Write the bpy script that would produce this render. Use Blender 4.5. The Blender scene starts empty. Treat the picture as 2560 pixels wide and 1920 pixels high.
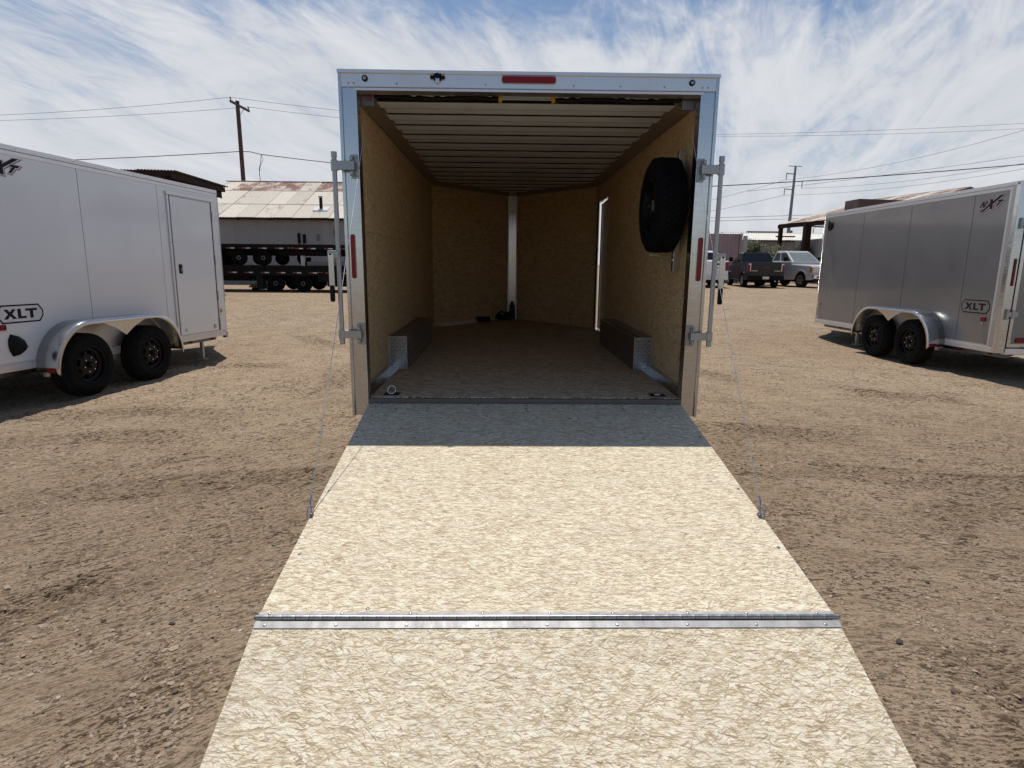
import bpy, math, random
import numpy as np
from mathutils import Vector, Matrix, Euler

R = math.radians
scene = bpy.context.scene
COL = scene.collection
random.seed(7)
rng = np.random.default_rng(11)
F = 0.57                                   # floor of the open trailer above the ground

# ------------------------------------------------------------------ camera
yaw, pitch, roll = 0.018, 0.1973, 0.0087
fw = Vector((math.sin(yaw)*math.cos(pitch), math.cos(yaw)*math.cos(pitch), -math.sin(pitch)))
rt = Vector((math.cos(yaw), -math.sin(yaw), 0.0))
up = rt.cross(fw)
r2 = rt*math.cos(roll) + up*math.sin(roll)
u2 = up*math.cos(roll) - rt*math.sin(roll)
cam = bpy.data.cameras.new('camera')
cam.sensor_width = 36.0
cam.lens = 36.0*1508.54/2560.0
cam.clip_start = 0.05
cam.clip_end = 3000
camo = bpy.data.objects.new('camera', cam)
COL.objects.link(camo)
mw = Matrix((r2, u2, -fw)).transposed().to_4x4()
mw.translation = Vector((-0.1818, -4.4122, 0.9899+F))
camo.matrix_world = mw
scene.camera = camo

# ------------------------------------------------------------------ light
SUN_DIR = Vector((0.123, -0.748, -2.40)).normalized()      # the way the light travels
sun = bpy.data.lights.new('sun', 'SUN')
sun.energy = 3.8
sun.angle = R(0.5)
sun.color = (1.0, 0.955, 0.89)
suno = bpy.data.objects.new('sun', sun)
suno.rotation_euler = SUN_DIR.to_track_quat('-Z', 'Y').to_euler()
suno.location = (0, 10, 30)
COL.objects.link(suno)

world = bpy.data.worlds.new('World')
scene.world = world
world.use_nodes = True
wn, wl = world.node_tree.nodes, world.node_tree.links
wn.clear()
def W(t, **kw):
    n = wn.new(t)
    for k, v in kw.items():
        setattr(n, k, v)
    return n
def wmath(op, a, b=None, clamp=False):
    n = W('ShaderNodeMath', operation=op, use_clamp=clamp)
    for i, v in enumerate((a, b)):
        if v is None: continue
        if isinstance(v, (int, float)): n.inputs[i].default_value = v
        else: wl.new(v, n.inputs[i])
    return n.outputs[0]
sky = W('ShaderNodeTexSky', sky_type='NISHITA')
sky.sun_disc = False
sky.sun_elevation = math.asin(-SUN_DIR.z)
sky.sun_rotation = math.atan2(-SUN_DIR.x, -SUN_DIR.y)
sky.air_density = 1.0; sky.dust_density = 0.25; sky.ozone_density = 2.6
tc = W('ShaderNodeTexCoord')
sp = W('ShaderNodeSeparateXYZ')
wl.new(tc.outputs['Generated'], sp.inputs[0])
zc = wmath('MAXIMUM', sp.outputs['Z'], 0.0)
dz = wmath('ADD', zc, 0.22)
px = wmath('DIVIDE', sp.outputs['X'], dz)
py = wmath('DIVIDE', sp.outputs['Y'], dz)
cb = W('ShaderNodeCombineXYZ')
wl.new(px, cb.inputs[0]); wl.new(py, cb.inputs[1])
def cloud_noise(rotz, scl, loc, detail, rough, dist, scale):
    mp = W('ShaderNodeMapping', vector_type='TEXTURE')
    mp.inputs['Rotation'].default_value = (0, 0, rotz)
    mp.inputs['Scale'].default_value = tuple(1/q for q in scl)
    mp.inputs['Location'].default_value = loc
    wl.new(cb.outputs[0], mp.inputs[0])
    nz = W('ShaderNodeTexNoise')
    nz.inputs['Scale'].default_value = scale
    nz.inputs['Detail'].default_value = detail
    nz.inputs['Roughness'].default_value = rough
    nz.inputs['Distortion'].default_value = dist
    wl.new(mp.outputs[0], nz.inputs['Vector'])
    return nz.outputs['Fac']
n_big = cloud_noise(0.5, (1, 1.2, 1), (3.4, 1.7, 0), 3, 0.5, 0.3, 0.75)
n_str = cloud_noise(1.30, (0.8, 2.0, 1), (1.3, 0.4, 0), 10, 0.60, 1.6, 1.7)
n_fin = cloud_noise(1.05, (0.9, 2.4, 1), (7.3, 2.0, 0), 12, 0.66, 2.4, 3.6)
m1 = wmath('ADD', wmath('MULTIPLY', n_big, 0.9), wmath('ADD', wmath('MULTIPLY', n_str, 0.75), wmath('MULTIPLY', n_fin, 0.42)))
hz = wmath('SUBTRACT', 1.0, wmath('MULTIPLY', zc, 2.0), clamp=True)
m2 = wmath('ADD', m1, wmath('SUBTRACT', wmath('MULTIPLY', hz, 0.62), 0.17))
bh = W('ShaderNodeMapRange', interpolation_type='SMOOTHSTEP')
wl.new(sp.outputs['Y'], bh.inputs[0])
bh.inputs[1].default_value = 0.25; bh.inputs[2].default_value = -0.75
bh.inputs[3].default_value = 0.0; bh.inputs[4].default_value = 0.42
hi = W('ShaderNodeMapRange', interpolation_type='SMOOTHSTEP')
wl.new(sp.outputs['Z'], hi.inputs[0])
hi.inputs[1].default_value = 0.24; hi.inputs[2].default_value = 0.47; hi.inputs[3].default_value = 0.0; hi.inputs[4].default_value = 0.32
hi2 = W('ShaderNodeMapRange', interpolation_type='SMOOTHSTEP')
wl.new(sp.outputs['Z'], hi2.inputs[0])
hi2.inputs[1].default_value = 0.58; hi2.inputs[2].default_value = 0.40  # cloud added again overhead, out of view, to light the shaded ramp
m2 = wmath('SUBTRACT', m2, wmath('MULTIPLY', hi.outputs[0], hi2.outputs[0]))
lowz = W('ShaderNodeMapRange', interpolation_type='SMOOTHSTEP')
wl.new(sp.outputs['Z'], lowz.inputs[0])
lowz.inputs[1].default_value = 0.55; lowz.inputs[2].default_value = 0.30
m2 = wmath('SUBTRACT', m2, wmath('MULTIPLY', bh.outputs[0], lowz.outputs[0]))
mr = W('ShaderNodeMapRange', interpolation_type='SMOOTHSTEP')
wl.new(m2, mr.inputs[0])
mr.inputs[1].default_value = 0.85; mr.inputs[2].default_value = 1.26
mr.inputs[3].default_value = 0.04; mr.inputs[4].default_value = 0.97
mr2 = W('ShaderNodeMapRange')
wl.new(n_str, mr2.inputs[0])
mr2.inputs[1].default_value = 0.3; mr2.inputs[2].default_value = 0.75
mr2.inputs[3].default_value = 0.0; mr2.inputs[4].default_value = 1.0
cc = W('ShaderNodeMix', data_type='RGBA')
cc.inputs['A'].default_value = (6.4, 6.7, 7.3, 1)
cc.inputs['B'].default_value = (8.2, 8.3, 8.6, 1)
wl.new(mr2.outputs[0], cc.inputs['Factor'])
mx = W('ShaderNodeMix', data_type='RGBA')
wl.new(mr.outputs[0], mx.inputs['Factor'])
wl.new(sky.outputs[0], mx.inputs['A'])
wl.new(cc.outputs['Result'], mx.inputs['B'])
bg = W('ShaderNodeBackground')
bg.inputs['Strength'].default_value = 0.085
wl.new(mx.outputs['Result'], bg.inputs[0])
wo = W('ShaderNodeOutputWorld')
wl.new(bg.outputs[0], wo.inputs[0])

vs = scene.view_settings
vs.view_transform = 'Standard'; vs.look = 'None'; vs.exposure = 0.12; vs.gamma = 1.0
vs.use_curve_mapping = False
scene.cycles.max_bounces = 12
scene.cycles.diffuse_bounces = 9
scene.cycles.glossy_bounces = 5
scene.cycles.caustics_reflective = False
scene.cycles.caustics_refractive = False
scene.cycles.sample_clamp_indirect = 4.0
scene.cycles.use_denoising = True
scene.cycles.denoising_prefilter = 'NONE'

# ------------------------------------------------------------------ materials
class NT:
    def __init__(s, name):
        s.m = bpy.data.materials.new(name); s.m.use_nodes = True
        s.n = s.m.node_tree.nodes; s.l = s.m.node_tree.links
        s.b = s.n['Principled BSDF']
        s.tc = None
    def co(s, rot=(0, 0, 0), scale=(1, 1, 1), loc=(0, 0, 0)):
        if s.tc is None: s.tc = s.n.new('ShaderNodeTexCoord')
        mp = s.n.new('ShaderNodeMapping'); mp.vector_type = 'TEXTURE'
        mp.inputs['Rotation'].default_value = rot
        mp.inputs['Scale'].default_value = tuple(1/q for q in scale)
        mp.inputs['Location'].default_value = loc
        s.l.new(s.tc.outputs['Object'], mp.inputs[0])
        return mp.outputs[0]
    def put(s, v, sock):
        if v is None: return
        if isinstance(v, (int, float)): sock.default_value = v
        elif isinstance(v, tuple): sock.default_value = v if len(v) == 4 else (*v, 1)
        else: s.l.new(v, sock)
    def noise(s, vec, scale, detail=4, rough=.55, dist=0.0, out='Fac'):
        n = s.n.new('ShaderNodeTexNoise')
        n.inputs['Scale'].default_value = scale; n.inputs['Detail'].default_value = detail
        n.inputs['Roughness'].default_value = rough; n.inputs['Distortion'].default_value = dist
        s.put(vec, n.inputs['Vector'])
        return n.outputs[out]
    def voro(s, vec, scale, feature='F1', out='Distance', rnd=1.0):
        n = s.n.new('ShaderNodeTexVoronoi'); n.feature = feature
        n.inputs['Scale'].default_value = scale; n.inputs['Randomness'].default_value = rnd
        s.put(vec, n.inputs['Vector'])
        return n.outputs[out]
    def math(s, op, a, b=0.0, clamp=False):
        n = s.n.new('ShaderNodeMath'); n.operation = op; n.use_clamp = clamp
        s.put(a, n.inputs[0]); s.put(b, n.inputs[1])
        return n.outputs[0]
    def rng(s, v, a, b, c=0.0, d=1.0, smooth=False):
        n = s.n.new('ShaderNodeMapRange')
        if smooth: n.interpolation_type = 'SMOOTHSTEP'
        s.put(v, n.inputs[0])
        for i, q in enumerate((a, b, c, d)): n.inputs[i+1].default_value = q
        return n.outputs[0]
    def mix(s, f, a, b, mode='MIX'):
        n = s.n.new('ShaderNodeMix'); n.data_type = 'RGBA'; n.blend_type = mode
        s.put(f, n.inputs['Factor']); s.put(a, n.inputs['A']); s.put(b, n.inputs['B'])
        return n.outputs['Result']
    def ramp(s, v, stops, mode='LINEAR'):
        n = s.n.new('ShaderNodeValToRGB'); e = n.color_ramp.elements
        n.color_ramp.interpolation = mode
        while len(e) < len(stops): e.new(0.5)
        for i, (p, c) in enumerate(stops):
            e[i].position = p; e[i].color = (*c, 1)
        s.put(v, n.inputs[0])
        return n.outputs[0]
    def vadd(s, a, b, k):
        n = s.n.new('ShaderNodeVectorMath'); n.operation = 'SCALE'
        s.l.new(b, n.inputs[0]); n.inputs['Scale'].default_value = k
        m = s.n.new('ShaderNodeVectorMath'); m.operation = 'ADD'
        s.l.new(a, m.inputs[0]); s.l.new(n.outputs[0], m.inputs[1])
        return m.outputs[0]
    def bump(s, h, strength, dist=0.01):
        n = s.n.new('ShaderNodeBump'); n.inputs['Strength'].default_value = strength
        n.inputs['Distance'].default_value = dist
        s.put(h, n.inputs['Height']); s.l.new(n.outputs[0], s.b.inputs['Normal'])
    def fin(s, col=None, rough=None, metal=None, spec=None, coat=None):
        s.put(col, s.b.inputs['Base Color']); s.put(rough, s.b.inputs['Roughness'])
        s.put(metal, s.b.inputs['Metallic']); s.put(spec, s.b.inputs['Specular IOR Level'])
        if coat:
            s.b.inputs['Coat Weight'].default_value = coat; s.b.inputs['Coat Roughness'].default_value = 0.06
        return s.m

def plain(name, col, rough=.5, metal=0.0, var=.12, scale=6.0, bump=0.0, bscale=60.0, spec=.5, coat=0.0, stretch=(1, 1, 1), rvar=.08):
    t = NT(name)
    v = t.co(scale=stretch)
    n = t.noise(v, scale, 5, .6)
    c = t.mix(t.rng(n, .3, .7), tuple(x*(1-var) for x in col), tuple(min(1, x*(1+var)) for x in col))
    r = t.rng(t.noise(v, scale*1.7, 4), .25, .75, max(.02, rough-rvar), min(1, rough+rvar))
    if bump: t.bump(t.noise(v, bscale, 4), bump, .004)
    return t.fin(c, r, metal, spec, coat)

def osb(name, tint=(1, 1, 1), dirt=.25, contrast=1.0, k=1.0):
    """oriented strand board: long thin wood strands lying at slightly different headings over one another"""
    t = NT(name)
    base = t.co(scale=(k, k, k))
    wob = t.noise(base, 16.0, 3, .6, out='Color')
    def layer(rot, sx, sy, loc, wk, feature='F1', out='Color'):
        v = t.vadd(base, wob, wk)
        mp = t.n.new('ShaderNodeMapping')
        mp.vector_type = 'TEXTURE'       # turn first, then stretch, so strands really lie at their own heading
        mp.inputs['Rotation'].default_value = (0, 0, rot)
        mp.inputs['Scale'].default_value = (1/sx, 1/sy, 1)
        mp.inputs['Location'].default_value = loc
        t.l.new(v, mp.inputs[0])
        n = t.n.new('ShaderNodeTexVoronoi'); n.voronoi_dimensions = '2D'; n.feature = feature
        n.inputs['Scale'].default_value = 1.0
        t.l.new(mp.outputs[0], n.inputs['Vector'])
        return n.outputs[out]
    def chan(c, i=0):
        sep = t.n.new('ShaderNodeSeparateColor'); t.l.new(c, sep.inputs[0]); return sep.outputs[i]
    a = layer(.12, 20, 75, (0, 0, 0), .02)
    a2 = layer(-.5, 18, 85, (4, 7, 0), .02)
    base_ramp = [(0, (.61, .55, .42)), (.5, (.67, .615, .485)), (1, (.725, .68, .56))]
    col = t.mix(t.rng(t.noise(base, 18.0, 2, .5), .47, .53), t.ramp(chan(a), base_ramp), t.ramp(chan(a2), base_ramp))
    strands = [(.30, 18, 150, (3, 1, 0), .82, .75), (-.33, 17, 160, (7, 5, 0), .82, .8), (.05, 14, 190, (1, 9, 0), .78, .85), (1.0, 25, 150, (5, 2, 0), .93, .7),
               (-1.1, 25, 160, (8, 8, 0), .93, .7), (.12, 28, 260, (2, 6, 0), .78, .85), (.55, 26, 200, (6, 1, 0), .86, .8), (-.6, 24, 200, (0, 4, 0), .86, .8), (-.12, 20, 210, (9, 1, 0), .80, .8)]
    for rot, sx, sy, loc, th, amt in strands:
        c = layer(rot, sx, sy, loc, .016)
        f = t.rng(chan(c), th, th+.012)
        sc = t.ramp(chan(c, 1), [(0, (.17, .108, .058)), (.25, (.29, .20, .115)), (.5, (.42, .325, .205)), (.74, (.58, .50, .36)), (.80, (.70, .65, .525)), (1, (.77, .73, .62))])
        col = t.mix(t.math('MULTIPLY', f, amt*contrast), col, sc)
    # thin dark edges of lifted strands
    for rot, sx, sy, loc, w in ((.2, 16, 120, (4, 4, 0), .07), (-.3, 17, 130, (9, 3, 0), .07)):
        e = layer(rot, sx, sy, loc, .02, 'DISTANCE_TO_EDGE', 'Distance')
        gate = t.noise(t.co(scale=(k, k*1.3, k), loc=loc), 34.0, 2, .5)
        col = t.mix(t.math('MULTIPLY', t.math('MULTIPLY', t.rng(e, w, w*.3), t.rng(gate, .54, .60)), .75*contrast), col, (.24, .16, .088))
    gr = t.noise(t.co(scale=(k*26, k*210, k*60)), 1.0, 3, .6)
    col = t.mix(t.rng(gr, .48, .70, 0, .30*contrast), col, (.42, .33, .21))
    # dust, scuffs and boot marks
    du = t.noise(base, 2.1, 7, .66)
    col = t.mix(t.rng(du, .50, .72, 0, dirt), col, (.40, .36, .31))
    smu = t.noise(t.co(scale=(k*1.4, k*.9, k), loc=(8, 3, 0)), 3.4, 7, .72)
    col = t.mix(t.rng(smu, .60, .74, 0, dirt*1.5), col, (.31, .28, .245))
    col = t.mix(1.0, col, tint, 'MULTIPLY')
    h = t.math('ADD', t.math('MULTIPLY', chan(a, 2), .5), t.math('MULTIPLY', gr, .6))
    t.bump(h, .25, .002)
    return t.fin(col, t.rng(du, .3, .7, .62, .82), 0, .28)

def metal(name, col=(.72, .73, .74), rough=.32, stretch=(1, 1, 14), scale=3.0, var=.08, bump=.04):
    t = NT(name)
    v = t.co(scale=stretch)
    n = t.noise(v, scale*6, 5, .65)
    big = t.noise(t.co(), 1.6, 4, .6)
    c = t.mix(t.rng(n, .3, .7), tuple(x*(1-var) for x in col), tuple(min(.92, x*(1+var)) for x in col))
    c = t.mix(t.rng(big, .55, .8, 0, .25), c, (.5, .46, .4))
    r = t.math('ADD', t.rng(n, .3, .7, rough-.07, rough+.07), t.rng(big, .4, .75, 0, .12))
    if bump: t.bump(n, bump, .002)
    return t.fin(c, r, 1.0)

def diamond(name, rough=.25):
    """aluminium tread plate, raised lozenges in alternating directions (relief, their glint also put into the colour)"""
    t = NT(name)
    if t.tc is None: t.tc = t.n.new('ShaderNodeTexCoord')
    sp = t.n.new('ShaderNodeSeparateXYZ'); t.l.new(t.tc.outputs['Object'], sp.inputs[0])
    xy = t.math('ADD', sp.outputs['X'], t.math('MULTIPLY', sp.outputs['Y'], .7))
    p = .045
    def lug(ox, oz, ang):
        fx = t.math('SUBTRACT', t.math('FRACT', t.math('ADD', t.math('DIVIDE', xy, p), ox)), .5)
        fz = t.math('SUBTRACT', t.math('FRACT', t.math('ADD', t.math('DIVIDE', sp.outputs['Z'], p), oz)), .5)
        u = t.math('ADD', t.math('MULTIPLY', fx, math.cos(ang)), t.math('MULTIPLY', fz, math.sin(ang)))
        w = t.math('SUBTRACT', t.math('MULTIPLY', fz, math.cos(ang)), t.math('MULTIPLY', fx, math.sin(ang)))
        d = t.math('ADD', t.math('POWER', t.math('MULTIPLY', u, 2.4), 2.0), t.math('POWER', t.math('MULTIPLY', w, 8.0), 2.0))
        return t.rng(d, 1.0, .3)
    h = t.math('MAXIMUM', lug(0, 0, .8), lug(.5, .5, -.8))
    t.bump(h, 1.0, .02)
    c = t.mix(h, (.42, .42, .43), (.80, .80, .80))  # lugs lighter than the plate: their glint is put into the base colour
    return t.fin(c, rough, 1.0)

M = {}
M['osb_ramp'] = osb('osb_ramp', (1.09, 1.08, 1.045), .26, .85, 1.5)
M['osb_floor'] = osb('osb_floor', (1.0, .92, .85), .40, 1.35)
M['osb_wall'] = None
def wallmat():
    t = NT('osb_wall')
    b = t.co(scale=(1, 1, 1))
    wob = t.noise(b, 6.0, 3, .6, out='Color')
    v = t.vadd(b, wob, .08)
    mp = t.n.new('ShaderNodeMapping'); mp.inputs['Scale'].default_value = (16, 16, 52)
    t.l.new(v, mp.inputs[0])
    sep = t.n.new('ShaderNodeSeparateColor'); t.l.new(t.voro(mp.outputs[0], 1.0, out='Color'), sep.inputs[0])
    c = t.ramp(sep.outputs[0], [(0, (.55, .375, .185)), (.3, (.66, .475, .26)), (.8, (.74, .55, .32)), (1, (.80, .62, .38))])
    n2 = t.noise(t.co(scale=(2, 2, 9)), 14.0, 6, .7)
    c = t.mix(t.rng(n2, .5, .72, 0, .55), c, (.42, .26, .11))
    n3 = t.noise(b, 1.3, 4, .6)
    c = t.mix(t.rng(n3, .4, .7, 0, .3), c, (.52, .34, .165))
    t.bump(n2, .2, .003)
    return t.fin(c, .6, 0, .3)
M['osb_wall'] = wallmat()
M['alu'] = metal('aluminium', (.58, .59, .61), .16, (1.2, 1.2, 9), 1.0, .03, 0)
M['alu_h'] = metal('aluminium_header', (.74, .74, .76), .34, (9, 1.2, 1.2), 1.0, .03, 0)
M['alu_dull'] = metal('aluminium_dull', (.46, .46, .46), .40, (2, 2, 2), 1.0, .06, 0)
M['alu_roof'] = plain('mill_finish_roof_bow', (.86, .90, .94), .5, metal=.0, var=.07, scale=1.5, stretch=(2, .5, .5))
M['galv'] = metal('galvanised_steel', (.40, .41, .415), .38, (3, 3, 3), 1.0, .10, 0)
M['leaf_steel'] = plain('galvanised_hinge_leaf', (.36, .355, .345), .5, metal=.15, var=.35, scale=2.0, stretch=(7, 3, 3), spec=.35)
M['hinge'] = metal('steel_hinge', (.40, .39, .375), .30, (9, 2, 2), 1.5, .18, 0)
M['darksteel'] = metal('dark_steel', (.16, .16, .17), .40, (5, 5, 5), 1.0, .1, 0)
M['fender'] = metal('fender_aluminium', (.60, .60, .605), .20, (.6, 2, .6), .6, .03, 0)
M['diamond'] = diamond('tread_plate', .16)
M['diamond_d'] = diamond('tread_plate_dull', .34)
M['box_alu'] = metal('box_aluminium', (.34, .30, .28), .42, (1, 6, 1), 1.0, .06, 0)
M['cable'] = metal('steel_cable', (.62, .62, .63), .35, (4, 4, 4), 1.0, .05, 0)
M['zinc'] = metal('zinc_bolt', (.42, .42, .44), .35, (4, 4, 4), 1.0, .08, 0)
M['red'] = plain('red_lens', (.21, .004, .010), .22, var=.15, scale=60, spec=.35)
M['amber'] = plain('amber_lens', (.50, .16, .02), .2, var=.1, coat=.4)
M['rubber'] = plain('tyre_rubber', (.0065, .0065, .007), .80, var=.4, scale=9, bump=.2, spec=.12)
M['tread_rubber'] = plain('tread_rubber', (.016, .0155, .015), .85, var=.4, scale=12, spec=.15)
M['rim'] = plain('black_rim_paint', (.005, .005, .0055), .42, var=.2, spec=.22)
M['black'] = plain('black_plastic', (.006, .006, .0065), .5, var=.2, spec=.2)
M['blackpaint'] = plain('black_frame_paint', (.005, .005, .0055), .5, var=.3, scale=2, spec=.15)
M['chrome'] = metal('chrome', (.70, .70, .71), .12, (2, 2, 2), var=.02, bump=0)
M['yellow'] = plain('yellow_plastic', (.62, .36, .02), .45, var=.1)
M['white_skin'] = plain('white_trailer_paint', (.79, .80, .81), .20, var=.02, scale=1.1, coat=.5, rvar=.05)
M['grey_skin'] = plain('grey_trailer_paint', (.225, .226, .232), .22, metal=.25, var=.04, scale=1.1, coat=.5, rvar=.06)
M['gap'] = plain('dark_seam_and_shade', (.008, .008, .009), .7, spec=.15)
M['decal_black'] = plain('decal_black', (.006, .006, .010), .45, spec=.2)
M['decal_white'] = plain('decal_silver_white', (.72, .70, .71), .35)
M['decal_red'] = plain('decal_red', (.25, .03, .05), .35)
M['white_paint'] = plain('white_gloss_paint', (.80, .80, .80), .22, var=.04, coat=.4)
M['silver_paint'] = plain('silver_car_paint', (.50, .49, .47), .35, metal=.1, var=.02, spec=.5, rvar=.02)
M['black_paint'] = plain('black_car_paint', (.006, .007, .010), .16, var=.15, spec=.45)
M['glass'] = plain('car_glass', (.010, .012, .014), .05, var=.1, spec=.5)
M['glass_l'] = plain('windscreen_glass', (.10, .13, .14), .04, var=.2, spec=.9, coat=.8)
M['lamp_clear'] = plain('clear_lamp', (.62, .62, .62), .1, metal=.3, coat=.6)
M['plate'] = plain('licence_plate', (.62, .62, .58), .4, var=.25, scale=30)
M['rust_wood'] = plain('weathered_brown_wood', (.034, .017, .013), .88, var=.35, spec=.15, scale=5, bump=.3, stretch=(1, 1, 6))
M['pole_wood'] = plain('pole_wood', (.075, .048, .036), .88, var=.35, scale=6, bump=.4, stretch=(6, 6, .6))
M['lumber'] = plain('lumber', (.33, .17, .07), .8, var=.3, scale=8)
M['white_board'] = plain('white_board', (.72, .70, .66), .6)
M['pink'] = plain('faded_pink_container', (.36, .25, .245), .6, var=.14, scale=2, stretch=(1, 1, .4))
M['grey_wall'] = plain('grey_block_wall', (.20, .195, .185), .85, var=.15, scale=1.5)
M['white_roof'] = plain('white_metal_roof', (.66, .63, .55), .5, var=.08, scale=1.5)
M['steel_pole'] = plain('grey_steel_pole', (.22, .22, .23), .5, metal=.3)
M['wire'] = plain('wire_black', (.05, .05, .055), .6)
M['wire_far'] = plain('wire_grey', (.16, .17, .18), .6)
M['ceramic'] = plain('insulator_grey', (.30, .30, .29), .3)
M['brown_side'] = plain('dark_brown_board', (.016, .012, .011), .85, var=.3, spec=.15)
M['twig'] = plain('brown_twig', (.10, .07, .045), .9)

M['cove'] = plain('cove_board', (.30, .225, .16), .45, var=.06, scale=3, stretch=(1, .2, 1))
M['white_rail'] = plain('pale_aluminium_rail', (.66, .66, .67), .32, metal=.55, var=.05, scale=2, stretch=(1, .2, 1))
def rusty(name, c0, rust, amount, seed):
    t = NT(name)
    oi = t.n.new('ShaderNodeObjectInfo')
    b = t.co(loc=(seed, seed*.7, 0))
    ad = t.n.new('ShaderNodeVectorMath'); ad.operation = 'ADD'
    sc = t.n.new('ShaderNodeVectorMath'); sc.operation = 'SCALE'
    cbn = t.n.new('ShaderNodeCombineXYZ')
    for i in range(3): t.l.new(oi.outputs['Random'], cbn.inputs[i])
    t.l.new(cbn.outputs[0], sc.inputs[0]); sc.inputs['Scale'].default_value = 37.0
    t.l.new(b, ad.inputs[0]); t.l.new(sc.outputs[0], ad.inputs[1])
    n = t.noise(ad.outputs[0], 1.3, 8, .68, .4)
    n2 = t.noise(ad.outputs[0], 9.0, 6, .7)
    f = t.rng(t.math('ADD', n, t.math('MULTIPLY', n2, .35)), amount, amount+.14)
    tone = t.rng(oi.outputs['Random'], 0, 1, .86, 1.08)
    base = t.mix(t.rng(n2, .3, .7, 0, .4), c0, tuple(x*.78 for x in c0))
    mul = t.n.new('ShaderNodeCombineColor')
    for i in range(3): t.l.new(tone, mul.inputs[i])
    base = t.mix(1.0, base, mul.outputs[0], 'MULTIPLY')
    c = t.mix(f, base, rust)
    return t.fin(c, t.math('ADD', .5, t.math('MULTIPLY', f, .3)), 0, .4)
M['roof_cream'] = rusty('cream_roof_sheet', (.62, .56, .47), (.24, .13, .09), .80, 2)
M['roof_cream2'] = rusty('cream_roof_sheet_stained', (.60, .54, .45), (.23, .12, .085), .72, 9)
M['roof_rust'] = rusty('rusted_roof_sheet', (.56, .46, .37), (.21, .105, .08), .60, 5)
M['corr_grey'] = rusty('grey_corrugated', (.30, .29, .28), (.10, .09, .085), .83, 4)
M['corr_light'] = rusty('pale_corrugated', (.40, .39, .36), (.25, .22, .19), .80, 6)
M['roof_dark'] = rusty('dark_roof_sheet', (.07, .055, .05), (.10, .05, .03), .62, 8)

def ground_mat():
    t = NT('dirt_ground')
    b = t.co()
    sepx = t.n.new('ShaderNodeSeparateXYZ'); t.l.new(b, sepx.inputs[0])
    side = t.rng(sepx.outputs['X'], -1.2, 1.2, 0, 1, True)
    def dirco(k, scale, loc=(0, 0, 0)):
        """coordinates drawn out along the way the tyres went: one heading left of the ramp, another right of it"""
        m = t.n.new('ShaderNodeMix'); m.data_type = 'VECTOR'
        t.l.new(side, m.inputs['Factor'])
        t.l.new(t.co(rot=(0, 0, .75*k), scale=scale, loc=loc), m.inputs[4]); t.l.new(t.co(rot=(0, 0, -.25*k), scale=scale, loc=loc), m.inputs[5])
        return m.outputs[1]
    big = t.noise(b, .20, 5, .6)
    mid = t.noise(dirco(1, (.6, 2.0, 1)), 1.5, 6, .64, .6)
    mid2 = t.noise(dirco(1, (.5, 2.0, 1), (4, 9, 0)), 6.5, 5, .62, .4)
    cr = t.noise(dirco(1, (.6, 1.6, 1)), 24.0, 3, .6, .1)
    cr2 = t.noise(dirco(.8, (.75, 1.5, 1), (7, 1, 0)), 56.0, 3, .6, .1)
    c = t.mix(t.rng(big, .36, .66), (.345, .262, .180), (.40, .312, .220))
    c = t.mix(t.rng(mid, .46, .62, 0, .42), c, (.268, .197, .130))
    c = t.mix(t.rng(mid2, .52, .62, 0, .45), c, (.43, .345, .25))
    c = t.mix(t.rng(mid2, .48, .38, 0, .34), c, (.228, .163, .107))
    gate = t.rng(t.noise(b, 2.2, 5, .6), .40, .60, .45, 1.0)
    c = t.mix(t.math('MULTIPLY', t.rng(cr, .55, .585), t.math('MULTIPLY', gate, .90)), c, (.080, .055, .037))
    c = t.mix(t.math('MULTIPLY', t.rng(cr2, .555, .59), t.math('MULTIPLY', gate, .85)), c, (.075, .052, .035))
    c = t.mix(t.rng(cr2, .44, .40, 0, .35), c, (.45, .37, .275))
    far = t.noise(t.co(scale=(.25, 1.2, 1)), 3.0, 6, .7)
    c = t.mix(t.rng(far, .54, .68, 0, .45), c, (.22, .157, .104))
    # the soil colour gets darker from the lot behind towards the ramp
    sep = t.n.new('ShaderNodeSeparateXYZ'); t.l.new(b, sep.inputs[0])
    near_dark = t.rng(t.math('ADD', sep.outputs['Y'], t.math('MULTIPLY', t.math('SUBTRACT', t.noise(b, .6, 4, .6), .5), 5.0)), 4.5, -2.0, 0, .66, True)
    c = t.mix(near_dark, c, t.mix(1.0, c, (.60, .585, .57), 'MULTIPLY'))
    c = t.mix(1.0, c, (1.10, 1.08, 1.06), 'MULTIPLY')
    at = t.n.new('ShaderNodeAttribute'); at.attribute_name = 'track'
    tk = t.math('MULTIPLY', at.outputs['Fac'], t.rng(cr, .40, .58, .25, 1.0))
    c = t.mix(t.math('MULTIPLY', tk, .9), c, t.mix(1.0, c, (.46, .42, .39), 'MULTIPLY'))
    h = t.math('ADD', t.math('MULTIPLY', cr, 1.0), t.math('MULTIPLY', cr2, .5))
    t.bump(h, 1.0, .035)
    return t.fin(c, .95, 0, .1)
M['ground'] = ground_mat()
M['stone_d'] = plain('dark_stone', (.060, .054, .050), .9, var=.4, scale=30)
M['stone_t'] = plain('tan_stone', (.31, .235, .165), .9, var=.3, scale=30)
M['stone_b'] = plain('brown_clod', (.125, .088, .058), .95, var=.3, scale=30)
M['stone_l'] = plain('pale_stone', (.40, .34, .27), .85, var=.25, scale=30)
def leafmat(name, c0, c1):
    t = NT(name)
    oi = t.n.new('ShaderNodeNewGeometry')
    c = t.mix(oi.outputs['Random Per Island'], c0, c1)
    return t.fin(c, .6, 0, .3)
M['leaf'] = leafmat('bush_leaf', (.060, .068, .026), (.15, .155, .065))

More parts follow.
